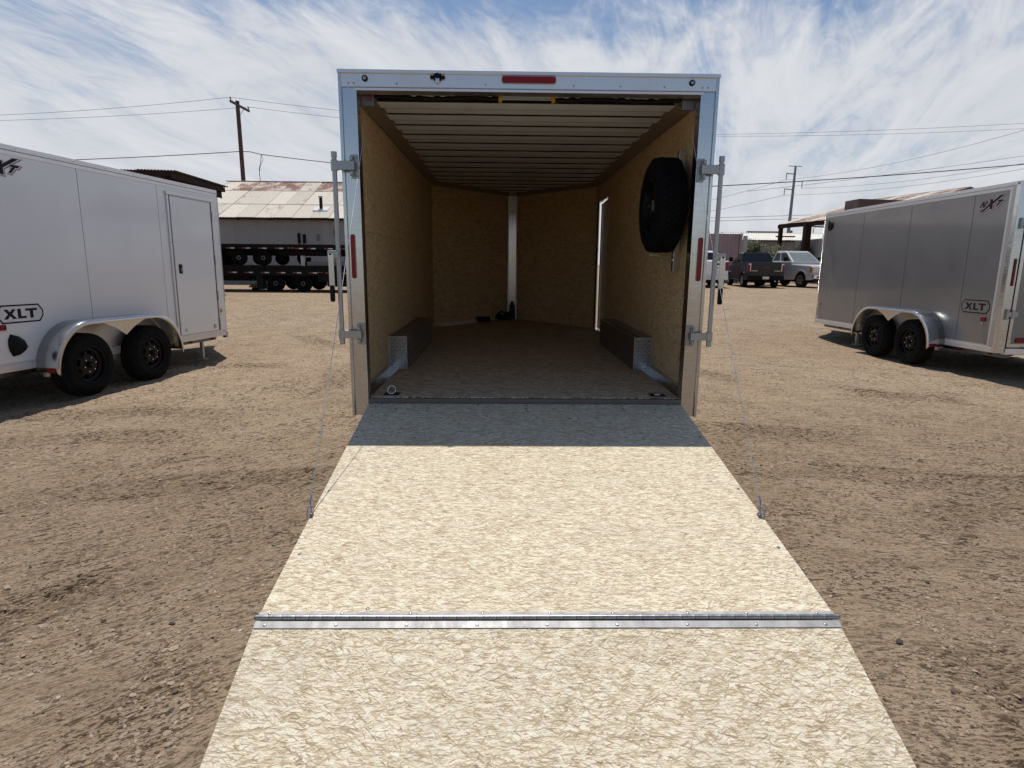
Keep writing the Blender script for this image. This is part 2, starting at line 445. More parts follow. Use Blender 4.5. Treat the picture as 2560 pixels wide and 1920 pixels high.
# ------------------------------------------------------------------ mesh helpers
class MB:
    def __init__(s): s.v = []; s.f = []; s.mi = []; s.cur = 0
    def add(s, vs, fs):
        o = len(s.v); s.v += [tuple(p) for p in vs]
        for f in fs: s.f.append(tuple(i+o for i in f)); s.mi.append(s.cur)
        return s
    def box(s, x0, x1, y0, y1, z0, z1):
        x0, x1 = sorted((x0, x1)); y0, y1 = sorted((y0, y1)); z0, z1 = sorted((z0, z1))
        return s.add([(x0, y0, z0), (x1, y0, z0), (x1, y1, z0), (x0, y1, z0), (x0, y0, z1), (x1, y0, z1), (x1, y1, z1), (x0, y1, z1)],
                     [(3, 2, 1, 0), (4, 5, 6, 7), (0, 1, 5, 4), (1, 2, 6, 5), (2, 3, 7, 6), (3, 0, 4, 7)])
    def hexa(s, b, t):
        return s.add(list(b)+list(t), [(3, 2, 1, 0), (4, 5, 6, 7), (0, 1, 5, 4), (1, 2, 6, 5), (2, 3, 7, 6), (3, 0, 4, 7)])
    def bar(s, p0, p1, w, h, upv=(0, 0, 1)):
        p0, p1 = Vector(p0), Vector(p1); d = (p1-p0).normalized(); u = Vector(upv)
        a = d.cross(u)
        if a.length < 1e-4: a = d.cross(Vector((1, 0, 0)))
        a.normalize(); b = a.cross(d)
        q = [(-1, -1), (1, -1), (1, 1), (-1, 1)]
        lo = [p0+a*(w/2*i)+b*(h/2*j) for i, j in q]; hi = [p1+a*(w/2*i)+b*(h/2*j) for i, j in q]
        return s.hexa(lo, hi)
    def cyl(s, p0, p1, r0, r1=None, n=12, cap=True):
        r1 = r0 if r1 is None else r1
        p0, p1 = Vector(p0), Vector(p1); d = (p1-p0).normalized()
        a = d.orthogonal().normalized(); b = d.cross(a)
        vs = []
        for p, r in ((p0, r0), (p1, r1)):
            for i in range(n):
                t = 2*math.pi*i/n; vs.append(p+a*(r*math.cos(t))+b*(r*math.sin(t)))
        fs = [(i, (i+1) % n, n+(i+1) % n, n+i) for i in range(n)]
        if cap: fs += [tuple(range(n-1, -1, -1)), tuple(range(n, 2*n))]
        return s.add(vs, fs)
    def tube(s, pts, r, n=6):
        pts = [Vector(p) for p in pts]; vs = []; fs = []
        a = None
        for i, p in enumerate(pts):
            d = (pts[min(i+1, len(pts)-1)]-pts[max(i-1, 0)]).normalized()
            if a is None: a = d.orthogonal().normalized()
            a = (a-d*a.dot(d)).normalized(); b = d.cross(a)
            rr = r[i] if isinstance(r, (list, tuple)) else r
            for k in range(n):
                t = 2*math.pi*k/n; vs.append(p+a*(rr*math.cos(t))+b*(rr*math.sin(t)))
        for i in range(len(pts)-1):
            for k in range(n):
                fs.append((i*n+k, i*n+(k+1) % n, (i+1)*n+(k+1) % n, (i+1)*n+k))
        fs += [tuple(range(n-1, -1, -1)), tuple(range((len(pts)-1)*n, len(pts)*n))]
        return s.add(vs, fs)
    def lathe(s, prof, c, n=32, axis='x', closed=False):
        """prof: (radius, offset along the axis)"""
        vs = []; fs = []; m = len(prof)
        for i in range(n):
            t = 2*math.pi*i/n; co, si = math.cos(t), math.sin(t)
            for r, h in prof:
                if axis == 'x': vs.append((c[0]+h, c[1]+r*co, c[2]+r*si))
                elif axis == 'y': vs.append((c[0]+r*co, c[1]+h, c[2]+r*si))
                else: vs.append((c[0]+r*co, c[1]+r*si, c[2]+h))
        for i in range(n):
            j = (i+1) % n
            for k in range(m if closed else m-1):
                l = (k+1) % m
                fs.append((i*m+k, i*m+l, j*m+l, j*m+k))
        return s.add(vs, fs)
    def prism(s, poly, fn, h0, h1):
        """poly of (u,v); fn(u,v,h)->xyz"""
        n = len(poly)
        vs = [fn(u, v, h0) for u, v in poly]+[fn(u, v, h1) for u, v in poly]
        fs = [tuple(range(n-1, -1, -1)), tuple(range(n, 2*n))]+[(i, (i+1) % n, n+(i+1) % n, n+i) for i in range(n)]
        return s.add(vs, fs)
    def sheet(s, rows):
        n = len(rows[0]); vs = [p for r in rows for p in r]
        fs = [(i*n+k, i*n+k+1, (i+1)*n+k+1, (i+1)*n+k) for i in range(len(rows)-1) for k in range(n-1)]
        return s.add(vs, fs)
    def mesh(s, name, mats, smooth=None):
        me = bpy.data.meshes.new(name)
        me.from_pydata(s.v, [], s.f)
        mats = mats if isinstance(mats, (list, tuple)) else [mats]
        for m in mats: me.materials.append(m)
        if len(mats) > 1: me.polygons.foreach_set('material_index', s.mi)
        if smooth:
            me.polygons.foreach_set('use_smooth', [True]*len(me.polygons))
            me.set_sharp_from_angle(angle=R(smooth))
        me.update()
        return me

def link(name, me, parent=None, loc=None, rot=None, bevel=0, seg=2, solid=0, kind=None):
    o = bpy.data.objects.new(name, me); COL.objects.link(o)
    if parent: o.parent = parent
    if loc is not None: o.location = loc
    if rot is not None: o.rotation_euler = rot
    if solid:
        m = o.modifiers.new('solid', 'SOLIDIFY'); m.thickness = solid; m.offset = 0
    if bevel:
        m = o.modifiers.new('bevel', 'BEVEL'); m.width = bevel; m.segments = seg; m.limit_method = 'ANGLE'; m.angle_limit = R(40)
        m.harden_normals = False
    if kind: o['kind'] = kind
    return o
def part(name, mb, mat, parent, smooth=None, **kw):
    return link(name, mb.mesh(name, mat, smooth), parent, **kw)
def again(o, loc=None, rot=None, parent=None):
    c = o.copy(); COL.objects.link(c)
    if parent: c.parent = parent
    if loc is not None: c.location = loc
    if rot is not None: c.rotation_euler = rot
    return c
def tag(o, label, cat, group=None):
    o['label'] = label; o['category'] = cat
    if group: o['group'] = group
    return o
def thing(name, label, cat, loc=(0, 0, 0), rot=(0, 0, 0), group=None):
    o = bpy.data.objects.new(name, None); o.empty_display_size = .2; COL.objects.link(o)
    o.location = loc; o.rotation_euler = rot
    return tag(o, label, cat, group)
def kids(o): return [c for c in bpy.data.objects if c.parent == o]
def copy_tree(o, parent=None):
    c = o.copy(); COL.objects.link(c)
    if parent: c.parent = parent
    for ch in kids(o): copy_tree(ch, c)
    return c
def structure(name, mb, mat, smooth=None):
    o = link(name, mb.mesh(name, mat, smooth)); o['kind'] = 'structure'; return o

# ------------------------------------------------------------------ ground
def hash2(ix, iy, seed):
    h = (ix.astype(np.int64)*374761393 + iy.astype(np.int64)*668265263 + seed*974711) & 0x7fffffff
    h = ((h ^ (h >> 13))*1274126177) & 0x7fffffff
    return ((h ^ (h >> 16)) & 0xffff)/65535.0
def vnoise(x, y, seed):
    ix, iy = np.floor(x), np.floor(y); fx, fy = x-ix, y-iy
    fx = fx*fx*(3-2*fx); fy = fy*fy*(3-2*fy)
    a = hash2(ix, iy, seed); b = hash2(ix+1, iy, seed); c = hash2(ix, iy+1, seed); d = hash2(ix+1, iy+1, seed)
    return (a*(1-fx)+b*fx)*(1-fy)+(c*(1-fx)+d*fx)*fy-.5
def sstep(a, b, x):
    t = np.clip((x-a)/(b-a), 0, 1); return t*t*(3-2*t)
def base_z(y): return .40*sstep(6.0, 19.0, np.asarray(y, float))
TRACKS = [  # centre lines of tyre tracks in the dirt, width
    ([(-5.8, .2), (-4.2, .75), (-3.0, .95), (-1.5, 1.1)], .24), ([(-6.0, 1.4), (-4.0, 1.75), (-2.4, 1.75), (-1.5, 1.7)], .24),
    ([(1.4, 1.35), (2.6, 1.05), (3.8, .55), (6, .0)], .26), ([(1.4, .2), (2.6, -.05), (4.2, -.5), (6.5, -1.0)], .24),
    ([(-5.2, -1.6), (-3.6, -.7), (-2.3, -.25), (-1.4, -.1)], .22), ([(-3.6, -2.6), (-2.4, -2.0), (-1.75, -1.2), (-1.5, -.4)], .2),
    ([(1.7, -2.8), (1.9, -1.7), (2.6, -.8), (4.3, -.1)], .22), ([(-9, 5.0), (-3, 4.6), (-1.6, 5.5), (-1.5, 9)], .26),
    ([(1.7, 9), (2.2, 5.5), (3.2, 3.4), (6, 2.2)], .26), ([(-4.6, 8.6), (-3.2, 6.6), (-2.4, 3.8), (-2.2, 2.2)], .25),
]
TRK = {}
def height(x, y, keep=False):
    z = base_z(y)
    near = 1-sstep(10, 30, np.hypot(x, y))
    d = .030*vnoise(x*.7, y*.7, 1)+.022*vnoise(x*1.9, y*2.4, 2)+.013*vnoise(x*5, y*6, 3)+.009*vnoise(x*11, y*14, 4)+.005*vnoise(x*23, y*25, 5)
    rough = np.clip(.6+1.6*vnoise(x*.5+3, y*.6, 9), .25, 1.5)
    d = d*rough
    th = np.where(x < 0, .75, -.25)+.3*vnoise(x*.4, y*.4, 41)
    u = x*np.cos(th)+y*np.sin(th); v = -x*np.sin(th)+y*np.cos(th)
    patch = sstep(-.12, .22, vnoise(x*1.1+9, y*1.4, 51)+.5*vnoise(x*3.1, y*3.7, 52))
    c1 = vnoise(u*13, v*34, 42); c2 = vnoise(u*24+5, v*52, 43); c3 = vnoise(u*6, v*15, 44)
    ridge = lambda q: sstep(.0, .22, q)
    d = d+(.25+.75*patch)*(.0062*ridge(c1)+.0052*ridge(c2)+.006*c3+.0035*vnoise(u*38, v*70, 45))
    trk = np.zeros(x.shape)
    for pts, w in TRACKS:
        best = np.full(x.shape, 9.0); tt = np.zeros(x.shape); acc = 0
        # resample smooth
        P = np.array(pts, float); t = np.linspace(0, 1, 13)
        cx = np.interp(t, np.linspace(0, 1, len(P)), P[:, 0]); cy = np.interp(t, np.linspace(0, 1, len(P)), P[:, 1])
        k = np.array([.25, .5, .25])
        cx[1:-1] = np.convolve(cx, k, 'valid'); cy[1:-1] = np.convolve(cy, k, 'valid')
        for i in range(12):
            ax, ay, bx, by = cx[i], cy[i], cx[i+1], cy[i+1]
            L = math.hypot(bx-ax, by-ay)
            u = np.clip(((x-ax)*(bx-ax)+(y-ay)*(by-ay))/(L*L), 0, 1)
            dd = np.hypot(x-ax-u*(bx-ax), y-ay-u*(by-ay))
            sgn = np.sign((bx-ax)*(y-ay)-(by-ay)*(x-ax))
            m = dd < np.abs(best); best = np.where(m, dd*sgn, best); tt = np.where(m, acc+u*L, tt); acc += L
        e = np.exp(-(best/(w*.55))**4); rim = np.exp(-((np.abs(best)-w*.72)/.05)**2)
        tread = np.sin((tt+np.abs(best)*.8)*2*math.pi/.085)
        br = sstep(-.22, .08, vnoise(tt*.8+w*50, best*2, 21))
        d = d+br*(-.014*e+.015*rim+.009*tread*e)
        trk = np.maximum(trk, br*(e*(.55+.45*(tread > .2))+.7*rim))
    if keep: TRK['v'] = trk
    bx_ = np.clip(np.maximum((np.abs(x)-1.22)/.35, np.maximum((y-.2)/.3, (-3.0-y)/.3)), 0, 1)
    bx_ = bx_*bx_*(3-2*bx_)
    return z+(d*(.15+.85*bx_)-.016*(1-bx_))*near
xs = np.concatenate([-np.geomspace(900, 8.2, 40), np.linspace(-8, -4.7, 70)[:-1], np.arange(-4.7, -1.1, .0145), np.linspace(-1.1, 1.1, 40)[1:-1], np.arange(1.1, 4.9, .0145), np.linspace(4.9, 8.5, 70)[1:], np.geomspace(8.8, 900, 40)])
ys = np.concatenate([-np.geomspace(600, 5.2, 20), np.linspace(-5, -3.1, 14)[:-1], np.arange(-3.1, 1.4, .0145), np.arange(1.4, 4, .03), np.linspace(4, 8, 70)[1:], np.linspace(8.1, 20, 90), np.geomspace(20.6, 1500, 44)])
X, Y = np.meshgrid(xs, ys)
Z = height(X, Y, True)
# keep the soil just clear of the ramp's underside
under = (np.abs(X) < 1.22) & (Y > -3.1) & (Y < .3)
Z = np.where(under & (Y < -2.3), np.minimum(Z, -.012), Z)
gv = np.stack([X, Y, Z], -1).reshape(-1, 3)
nx, ny = len(xs), len(ys)
idx = np.arange(nx*ny).reshape(ny, nx)
quads = np.stack([idx[:-1, :-1], idx[:-1, 1:], idx[1:, 1:], idx[1:, :-1]], -1).reshape(-1, 4)
gm = bpy.data.meshes.new('ground')
gm.vertices.add(len(gv)); gm.vertices.foreach_set('co', gv.ravel())
gm.loops.add(quads.size); gm.loops.foreach_set('vertex_index', quads.ravel().astype(np.int32))
gm.polygons.add(len(quads)); gm.polygons.foreach_set('loop_start', np.arange(0, quads.size, 4, dtype=np.int32))
gm.polygons.foreach_set('use_smooth', np.ones(len(quads), bool))
ga = gm.attributes.new('track', 'FLOAT', 'POINT'); ga.data.foreach_set('value', TRK['v'].ravel().astype(np.float32))
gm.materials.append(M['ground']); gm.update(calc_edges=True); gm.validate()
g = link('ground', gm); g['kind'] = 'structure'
def gz(x, y): return float(height(np.array([float(x)]), np.array([float(y)]))[0])
def bz(y): return float(base_z(y))

# loose gravel: thousands of small stones, one mass
t_ = (1+5**.5)/2
ico = np.array([(-1, t_, 0), (1, t_, 0), (-1, -t_, 0), (1, -t_, 0), (0, -1, t_), (0, 1, t_), (0, -1, -t_), (0, 1, -t_), (t_, 0, -1), (t_, 0, 1), (-t_, 0, -1), (-t_, 0, 1)])/1.9
icf = np.array([(0, 11, 5), (0, 5, 1), (0, 1, 7), (0, 7, 10), (0, 10, 11), (1, 5, 9), (5, 11, 4), (11, 10, 2), (10, 7, 6), (7, 1, 8), (3, 9, 4), (3, 4, 2), (3, 2, 6), (3, 6, 8), (3, 8, 9), (4, 9, 5), (2, 4, 11), (6, 2, 10), (8, 6, 7), (9, 8, 1)])
NS = 46000
dist = .9+9.5*rng.random(NS)**1.5
ang = rng.uniform(-1.15, 1.15, NS)
sx = -.18+dist*np.sin(ang)*1.15; sy = -4.4+1.0+dist*np.cos(ang)
clump = vnoise(sx*1.6, sy*2.0, 31)+.6*vnoise(sx*5, sy*6, 32)
keep = (~((np.abs(sx) < 1.24) & (sy > -3.2) & (sy < 7))) & (clump > -.06)
sx, sy = sx[keep], sy[keep]
ns = len(sx)
sz = height(sx, sy)
size = .0024+.0062*rng.random(ns)**2.2+.009*(rng.random(ns) > .988)*rng.random(ns)
sv = ico[None]*(1+.75*(rng.random((ns, 12, 1))-.5))*size[:, None, None]*np.stack([rng.uniform(.8, 1.7, ns), rng.uniform(.8, 1.4, ns), rng.uniform(.35, .75, ns)], -1)[:, None]
ca_, sa_ = np.cos(rng.uniform(0, 6.3, ns)), np.sin(rng.uniform(0, 6.3, ns))
sv = np.stack([sv[..., 0]*ca_[:, None]-sv[..., 1]*sa_[:, None], sv[..., 0]*sa_[:, None]+sv[..., 1]*ca_[:, None], sv[..., 2]], -1)
sv += np.stack([sx, sy, sz+size*.12], -1)[:, None]
sf = (icf[None]+np.arange(ns)[:, None, None]*12).reshape(-1, 3)
sm = bpy.data.meshes.new('gravel')
sm.vertices.add(ns*12); sm.vertices.foreach_set('co', sv.reshape(-1))
sm.loops.add(sf.size); sm.loops.foreach_set('vertex_index', sf.ravel().astype(np.int32))
sm.polygons.add(len(sf)); sm.polygons.foreach_set('loop_start', np.arange(0, sf.size, 3, dtype=np.int32))
for k in ('stone_t', 'stone_b', 'stone_d', 'stone_l'): sm.materials.append(M[k])
pick = np.repeat(rng.choice([0, 1, 2, 3], ns, p=[.72, .22, .04, .02]), 20).astype(np.int32)
sm.polygons.foreach_set('material_index', pick)
sm.polygons.foreach_set('use_smooth', np.zeros(len(sf), bool))
sm.update(calc_edges=True)
o = link('gravel', sm); o['kind'] = 'stuff'; tag(o, 'loose gravel and clods scattered over the dirt lot', 'gravel')

def stone(x, y, s, mat, label, flat=.6, cat='stone'):
    v = ico*(1+.5*(rng.random((12, 1))-.5))*s*np.array([1.3, .85, flat])
    mb = MB(); mb.add(v, [tuple(f) for f in icf])
    o = link('stone', mb.mesh('stone', M[mat]), loc=(x, y, gz(x, y)+s*.25), rot=(0, 0, rng.uniform(0, 3)), bevel=s*.12, seg=1)
    return tag(o, label, cat, 'single stones lying on the dirt')
stone(1.50, -2.16, .017, 'stone_d', 'dark grey stone beside the right edge of the ramp, level with the hinge')
stone(-1.62, -2.0, .013, 'stone_d', 'dark angular stone close to the left edge of the ramp, by the hinge')
stone(-1.93, -1.98, .011, 'stone_d', 'small dark stone on the dirt a hand away from the ramp edge stone')
stone(-2.55, -1.72, .012, 'stone_d', 'blue-grey pebble lying alone in the middle of the left dirt area')
stone(1.98, -1.55, .011, 'stone_t', 'brown stone on the dirt to the right of the ramp')
stone(-2.28, -2.18, .012, 'stone_d', 'flat dark stone in the left foreground dirt')

# ------------------------------------------------------------------ wheels
def wheel_meshes(rad=.365, wid=.225, key='w', rimr=.215):
    """axis along +x, outer face at x = 0, tyre runs to x = -wid"""
    h = wid/2
    ty = MB()
    prof = [(rimr-.005, -.012), (rimr+.02, -.004), (rimr+.055, .006), (rad-.05, .004), (rad-.018, -.016), (rad-.008, -.03), (rad-.008, -wid+.03), (rad-.018, -wid+.016), (rad-.05, -wid-.004), (rimr+.055, -wid-.006), (rimr, -wid+.01)]
    ty.lathe(prof, (0, 0, 0), 56)
    tyre = ty.mesh('tyre', M['rubber'], 40)
    tr = MB(); n = 52
    rows = [(-.022, -.058, 0), (-.066, -.096, .5), (-.102, -.124, 0), (-.130, -.160, .5), (-.168, -.205, 0)]
    for a0, a1, ph in rows:
        a0 *= wid/.225; a1 *= wid/.225
        for i in range(n):
            t0 = 2*math.pi*(i+ph+.1)/n; t1 = 2*math.pi*(i+ph+.86)/n
            ri, ro = rad-.012, rad
            if a0 > -.03: ri2, ro2 = rad-.026, rad-.006
            else: ri2, ro2 = ri, ro
            if a1 < -wid+.03: ri3, ro3 = rad-.026, rad-.006
            else: ri3, ro3 = ri, ro
            def p(t, r, a): return (a, r*math.cos(t), r*math.sin(t))
            sk = .02
            tr.hexa([p(t0, ri2, a0), p(t1, ri2, a0), p(t1+sk, ri3, a1), p(t0+sk, ri3, a1)], [p(t0, ro2, a0), p(t1, ro2, a0), p(t1+sk, ro3, a1), p(t0+sk, ro3, a1)])
    tread = tr.mesh('tread', M['tread_rubber'])
    rm = MB()
    rm.lathe([(rimr+.004, -.006), (rimr-.006, .002), (rimr-.014, -.006), (rimr-.022, -.045), (rimr-.045, -.060)], (0, 0, 0), 48)
    ro_, ri_ = rimr-.045, rimr-.105
    ns_ = 8; m = 48
    for i in range(m):
        t0, t1 = 2*math.pi*i/m, 2*math.pi*(i+1)/m
        def q(t, r, x): return (x, r*math.cos(t), r*math.sin(t))
        ph = (i % (m//ns_))
        rm.add([q(t0, ro_, -.060), q(t1, ro_, -.060), q(t1, ro_-.012, -.052), q(t0, ro_-.012, -.052)], [(0, 1, 2, 3)])
        if ph < 2:
            rm.add([q(t0, ro_-.012, -.052), q(t1, ro_-.012, -.052), q(t1, ri_+.010, -.040), q(t0, ri_+.010, -.040)], [(0, 1, 2, 3)])
        rm.add([q(t0, ri_+.010, -.040), q(t1, ri_+.010, -.040), q(t1, ri_, -.034), q(t0, ri_, -.034)], [(0, 1, 2, 3)])
        rm.add([q(t0, ri_, -.034), q(t1, ri_, -.034), q(t1, .03, -.030), q(t0, .03, -.030)], [(0, 1, 2, 3)])
    rm.cyl((-.15, 0, 0), (-.13, 0, 0), ro_+.02, n=24)
    rim = rm.mesh('rim', M['rim'], 30)
    hb = MB(); hb.lathe([(.036, -.04), (.036, -.006), (.028, .006), (.026, .012), (.0, .014)], (0, 0, 0), 20)
    hub = hb.mesh('hub_cap', M['rim'], 40)
    lg = MB(); lg.cyl((-.032, 0, 0), (-.012, 0, 0), .0095, .008, n=6)
    lug = lg.mesh('lug_nut', M['chrome'])
    return dict(tyre=tyre, tread=tread, rim=rim, hub=hub, lug=lug, rad=rad, wid=wid, lr=(ri_+.03)*.58)
WM = wheel_meshes()
def add_wheel(parent, loc, sgn, wm=WM, lugs=6, name='wheel', detail=True):
    """wheel part (tyre) with rim, tread, hub cap and nuts as its sub-parts; sgn +1: outer face towards local +x"""
    w = link(name, wm['tyre'], parent, loc, (0, 0, 0 if sgn > 0 else math.pi))
    link('rim', wm['rim'], w)
    if detail:
        t = link('tread', wm['tread'], w); t['kind'] = 'stuff'
        link('hub_cap', wm['hub'], w)
        for i in range(lugs):
            a = 2*math.pi*(i+.25)/lugs
            link('lug_nut', wm['lug'], w, (0, wm['lr']*math.cos(a), wm['lr']*math.sin(a)))
    return w

# ------------------------------------------------------------------ flat marks
def offset_poly(P, d):
    n = len(P); A = sum(P[i][0]*P[(i+1) % n][1]-P[(i+1) % n][0]*P[i][1] for i in range(n))
    s = 1 if A > 0 else -1; out = []
    for i in range(n):
        p0, p1, p2 = Vector(P[i-1]), Vector(P[i]), Vector(P[(i+1) % n])
        a = (p1-p0).normalized(); b = (p2-p1).normalized()
        na, nb = Vector((a.y, -a.x))*s, Vector((b.y, -b.x))*s
        m = (na+nb); k = m.length_squared
        m = m*(2/k) if k > .25 else m*(2/.25)
        out.append(tuple(p1+m*d))
    return out
def nxt_logo(parent, fn, h):
    """fn(u, w, h) maps logo plane to local space; glyphs traced in their own units, about 0.52 m wide"""
    cv = lambda pts: [((x-780)*.0005, (970-y-.145*(x-780))*.00044) for x, y in pts]
    G = [cv([(862, 772), (985, 558), (1045, 550), (1035, 668), (1115, 545), (1172, 540), (1050, 750), (985, 757), (985, 660), (915, 770)]),
         cv([(1222, 485), (1325, 468), (1335, 780), (1240, 780)]),
         cv([(885, 910), (1570, 342), (1705, 320), (985, 902)]),
         cv([(1495, 495), (1715, 470), (1665, 535), (1610, 540), (1490, 700), (1440, 700), (1540, 545), (1480, 550)])]
    sh = lambda P, du, dw: [(u+du, w+dw) for u, w in P]
    rootm = None
    for name, mat, grow, du, dw, lv in (('decal_border', 'decal_black', .0125, .008, -.007, 0), ('decal_backing', 'decal_white', .0108, .008, -.007, 1),
                                        ('decal_shadow', 'decal_red', .0072, .0085, -.0075, 2), ('decal_rim', 'decal_white', .0042, .003, -.003, 3), ('decal_letter', 'decal_black', 0, 0, 0, 4)):
        m = MB()
        for k, P in enumerate(G):
            Q = sh(offset_poly(P, grow), du, dw) if grow else P
            m.prism(Q, fn, h+lv*.0006+k*.0001, h+lv*.0006+k*.0001+.0004)
        o = part(name if rootm else 'model_decal', m, M[mat], rootm or parent)
        rootm = rootm or o
def xlt_badge(parent, fn, h):
    def ring(a, b, c): return [(c, 0), (a-c, 0), (a, b*.35), (a, b*.65), (a-c, b), (c, b), (0, b*.65), (0, b*.35)]
    W_, H_ = .53, .19
    m = MB(); m.prism(ring(W_, H_, .05), fn, h, h+.0006)
    o = part('name_badge', m, M['decal_black'], parent)
    m = MB(); m.prism([(u+.016, w+.016) for u, w in ring(W_-.032, H_-.032, .043)], fn, h+.0007, h+.0012)
    part('badge_field', m, M['decal_white'] if parent.get('white') else M['grey_skin'], o)
    m = MB()
    z0, z1 = .045, .145
    X = [(.07, z0), (.115, z0), (.143, .080), (.172, z0), (.217, z0), (.168, .096), (.212, z1), (.168, z1), (.145, .115), (.120, z1), (.075, z1), (.119, .096)]
    L = [(.228, z0), (.325, z0), (.325, .069), (.268, .069), (.268, z1), (.228, z1)]
    T = [(.368, z0), (.408, z0), (.408, .121), (.457, .121), (.457, z1), (.318, z1), (.318, .121), (.368, .121)]
    for P in (X, L, T): m.prism(P, fn, h+.0013, h+.0018)
    part('badge_letter', m, M['decal_black'], o)

# ------------------------------------------------------------------ the open cargo trailer
T = thing('cargo_trailer', 'open aluminium cargo trailer in the middle with its plywood ramp door lowered towards the viewer', 'trailer', (0, 0, 0))
HW = 1.295
def B(*a): return MB().box(*a)
# header
hd = MB(); hd.box(-HW, HW, 0, .10, F+2.150, F+2.258)
header = part('header', hd, M['alu_h'], T, bevel=.006)
m = MB(); m.box(-HW-.004, HW+.004, -.012, .09, F+2.236, F+2.262); part('cap_rail', m, M['alu_h'], header, bevel=.004)
m = MB(); m.box(-1.19, 1.19, -.008, .10, F+2.128, F+2.147); part('lip', m, M['alu_h'], header, bevel=.003)
m = MB()
rr = .016
pl = [(-.19+rr-rr*math.cos(a), 2.208+.020*math.sin(a)) for a in np.linspace(-math.pi/2, math.pi/2, 7)[::-1]]
pill = [(-.188, 2.194), (-.18, 2.188), (.168, 2.188), (.176, 2.194), (.178, 2.208), (.176, 2.222), (.168, 2.228), (-.18, 2.228), (-.188, 2.222), (-.19, 2.208)]
m.prism(pill, lambda u, v, h: (u, h, F+v), -.024, .002)
part('brake_light', m, M['red'], header, bevel=.005)
for x in (-1.113, 1.107):
    m = MB(); m.cyl((x, -.010, F+2.205), (x, .004, F+2.205), .020, n=16); b = part('gasket_ring', m, M['black'], header)
    m = MB(); m.lathe([(.013, -.001), (.010, -.010), (0, -.013)], (x, -.010, F+2.205), 14, 'y'); part('bolt', m, M['zinc'], b, smooth=50)
for x in (-1.225, -1.19, -.90, -.30, .30, .62, .92, 1.18, 1.22):
    m = MB(); m.lathe([(.007, 0), (.005, -.004), (0, -.005)], (x, 0, F+2.176), 8, 'y'); part('rivet', m, M['zinc'], header)
lt = MB(); lt.box(-.648, -.598, -.018, .0, F+2.196, F+2.238); lt.box(-.672, -.645, -.022, 0, F+2.206, F+2.226); lt.box(-.601, -.574, -.022, 0, F+2.206, F+2.226); lt.cyl((-.623, -.035, F+2.222), (-.623, 0, F+2.222), .017, n=12)
la = part('latch_catch', lt, M['black'], header, bevel=.003)
m = MB(); m.box(-.636, -.610, -.024, 0, F+2.176, F+2.210); part('catch_plate', m, M['chrome'], la, bevel=.002)
# corner posts
for s in (-1, 1):
    p = MB(); p.box(s*1.178, s*1.270, 0, .10, F-.136, F+2.150)
    po = part('corner_post', p, M['alu'], T, bevel=.004)
    q = MB(); q.box(s*1.274, s*HW, -.006, .09, F-.140, F+2.238); part('edge_trim', q, M['alu'], po, bevel=.003)
    q = MB(); q.box(s*1.172, s*1.188, -.004, .10, F-.10, F+2.146); part('edge_trim', q, M['alu'], po, bevel=.002)
    q = MB(); q.box(s*1.270, s*1.274, .004, .09, F-.13, F+2.15); part('seam', q, M['alu_dull'], po)
    # brush seal behind the inner edge
    q = MB(); q.box(s*1.1745, s*1.178, .03, .09, F+.0, F+2.12); part('seal_strip', q, M['black'], po)
    # tall tail light
    c = []
    for k in range(7): c.append((.0145*math.cos(math.pi*k/6), 1.168+.0145*math.sin(math.pi*k/6)))
    for k in range(7): c.append((-.0145*math.cos(math.pi*k/6), .888-.0145*math.sin(math.pi*k/6)))
    q = MB(); q.prism(c, lambda u, v, h, s=s: (s*1.238+u, h, F+v), -.020, .002)
    part('tail_light', q, M['red'], po, bevel=.004)
    # locking bar on its swung out brackets
    bar = MB(); xr = s*1.331; yr = -.055
    bar.cyl((xr, yr, F+.425), (xr, yr, F+1.70), .0165, n=14)
    lb = part('lock_bar', bar, M['galv'], T, smooth=40)
    part('bar_cap', MB().cyl((xr, yr, F+1.69), (xr, yr, F+1.725), .020, n=14), M['galv'], lb); part('bar_cap', MB().cyl((xr, yr, F+.405), (xr, yr, F+.44), .019, n=14), M['galv'], lb)
    for zc_, hh in ((1.637, .030), (.478, .028)):
        q = MB(); q.box(s*1.192, xr, yr-.012, yr+.012, F+zc_-hh, F+zc_+hh); q.cyl((xr, yr, F+zc_-hh-.006), (xr, yr, F+zc_+hh+.006), .024, n=14)
        a = part('hinge_arm', q, M['galv'], lb, bevel=.003)
        q = MB(); q.box(s*1.178, s*1.226, -.018, -.002, F+zc_-.078, F+zc_+.078); q.cyl((s*1.215, -.03, F+zc_-.066), (s*1.215, -.03, F+zc_+.066), .016, n=12)
        q.box(s*1.205, s*1.225, yr-.01, .0, F+zc_-.06, F+zc_-.035); q.box(s*1.205, s*1.225, yr-.01, 0, F+zc_+.035, F+zc_+.06)
        part('hinge_plate', q, M['galv'], lb, bevel=.003)
        for dz_ in (-.062, .062):
            q = MB(); q.lathe([(.008, 0), (.006, -.005), (0, -.006)], (s*1.192, -.018, F+zc_+dz_), 8, 'y'); part('bolt', q, M['zinc'], lb)
    q = MB(); q.box(xr-.008*s, s*1.402, yr-.026, yr-.018, F+1.016, F+1.068); hb_ = part('handle_bracket', q, M['galv'], lb, bevel=.003)
    q = MB(); q.cyl((s*1.380, yr-.034, F+1.044), (s*1.380, yr-.016, F+1.044), .009, n=10); q.cyl((xr, yr-.036, F+1.044), (xr, yr-.01, F+1.044), .012, n=10); part('bolt', q, M['zinc'], lb)
    q = MB(); q.box(s*1.358, s*1.396, yr-.034, yr-.027, F+.82, F+1.05); part('handle', q, M['alu'], lb, bevel=.003)
    q = MB(); q.box(s*1.360, s*1.394, yr-.044, yr-.018, F+.712, F+.828); part('grip', q, M['black'], lb, bevel=.011, seg=3)
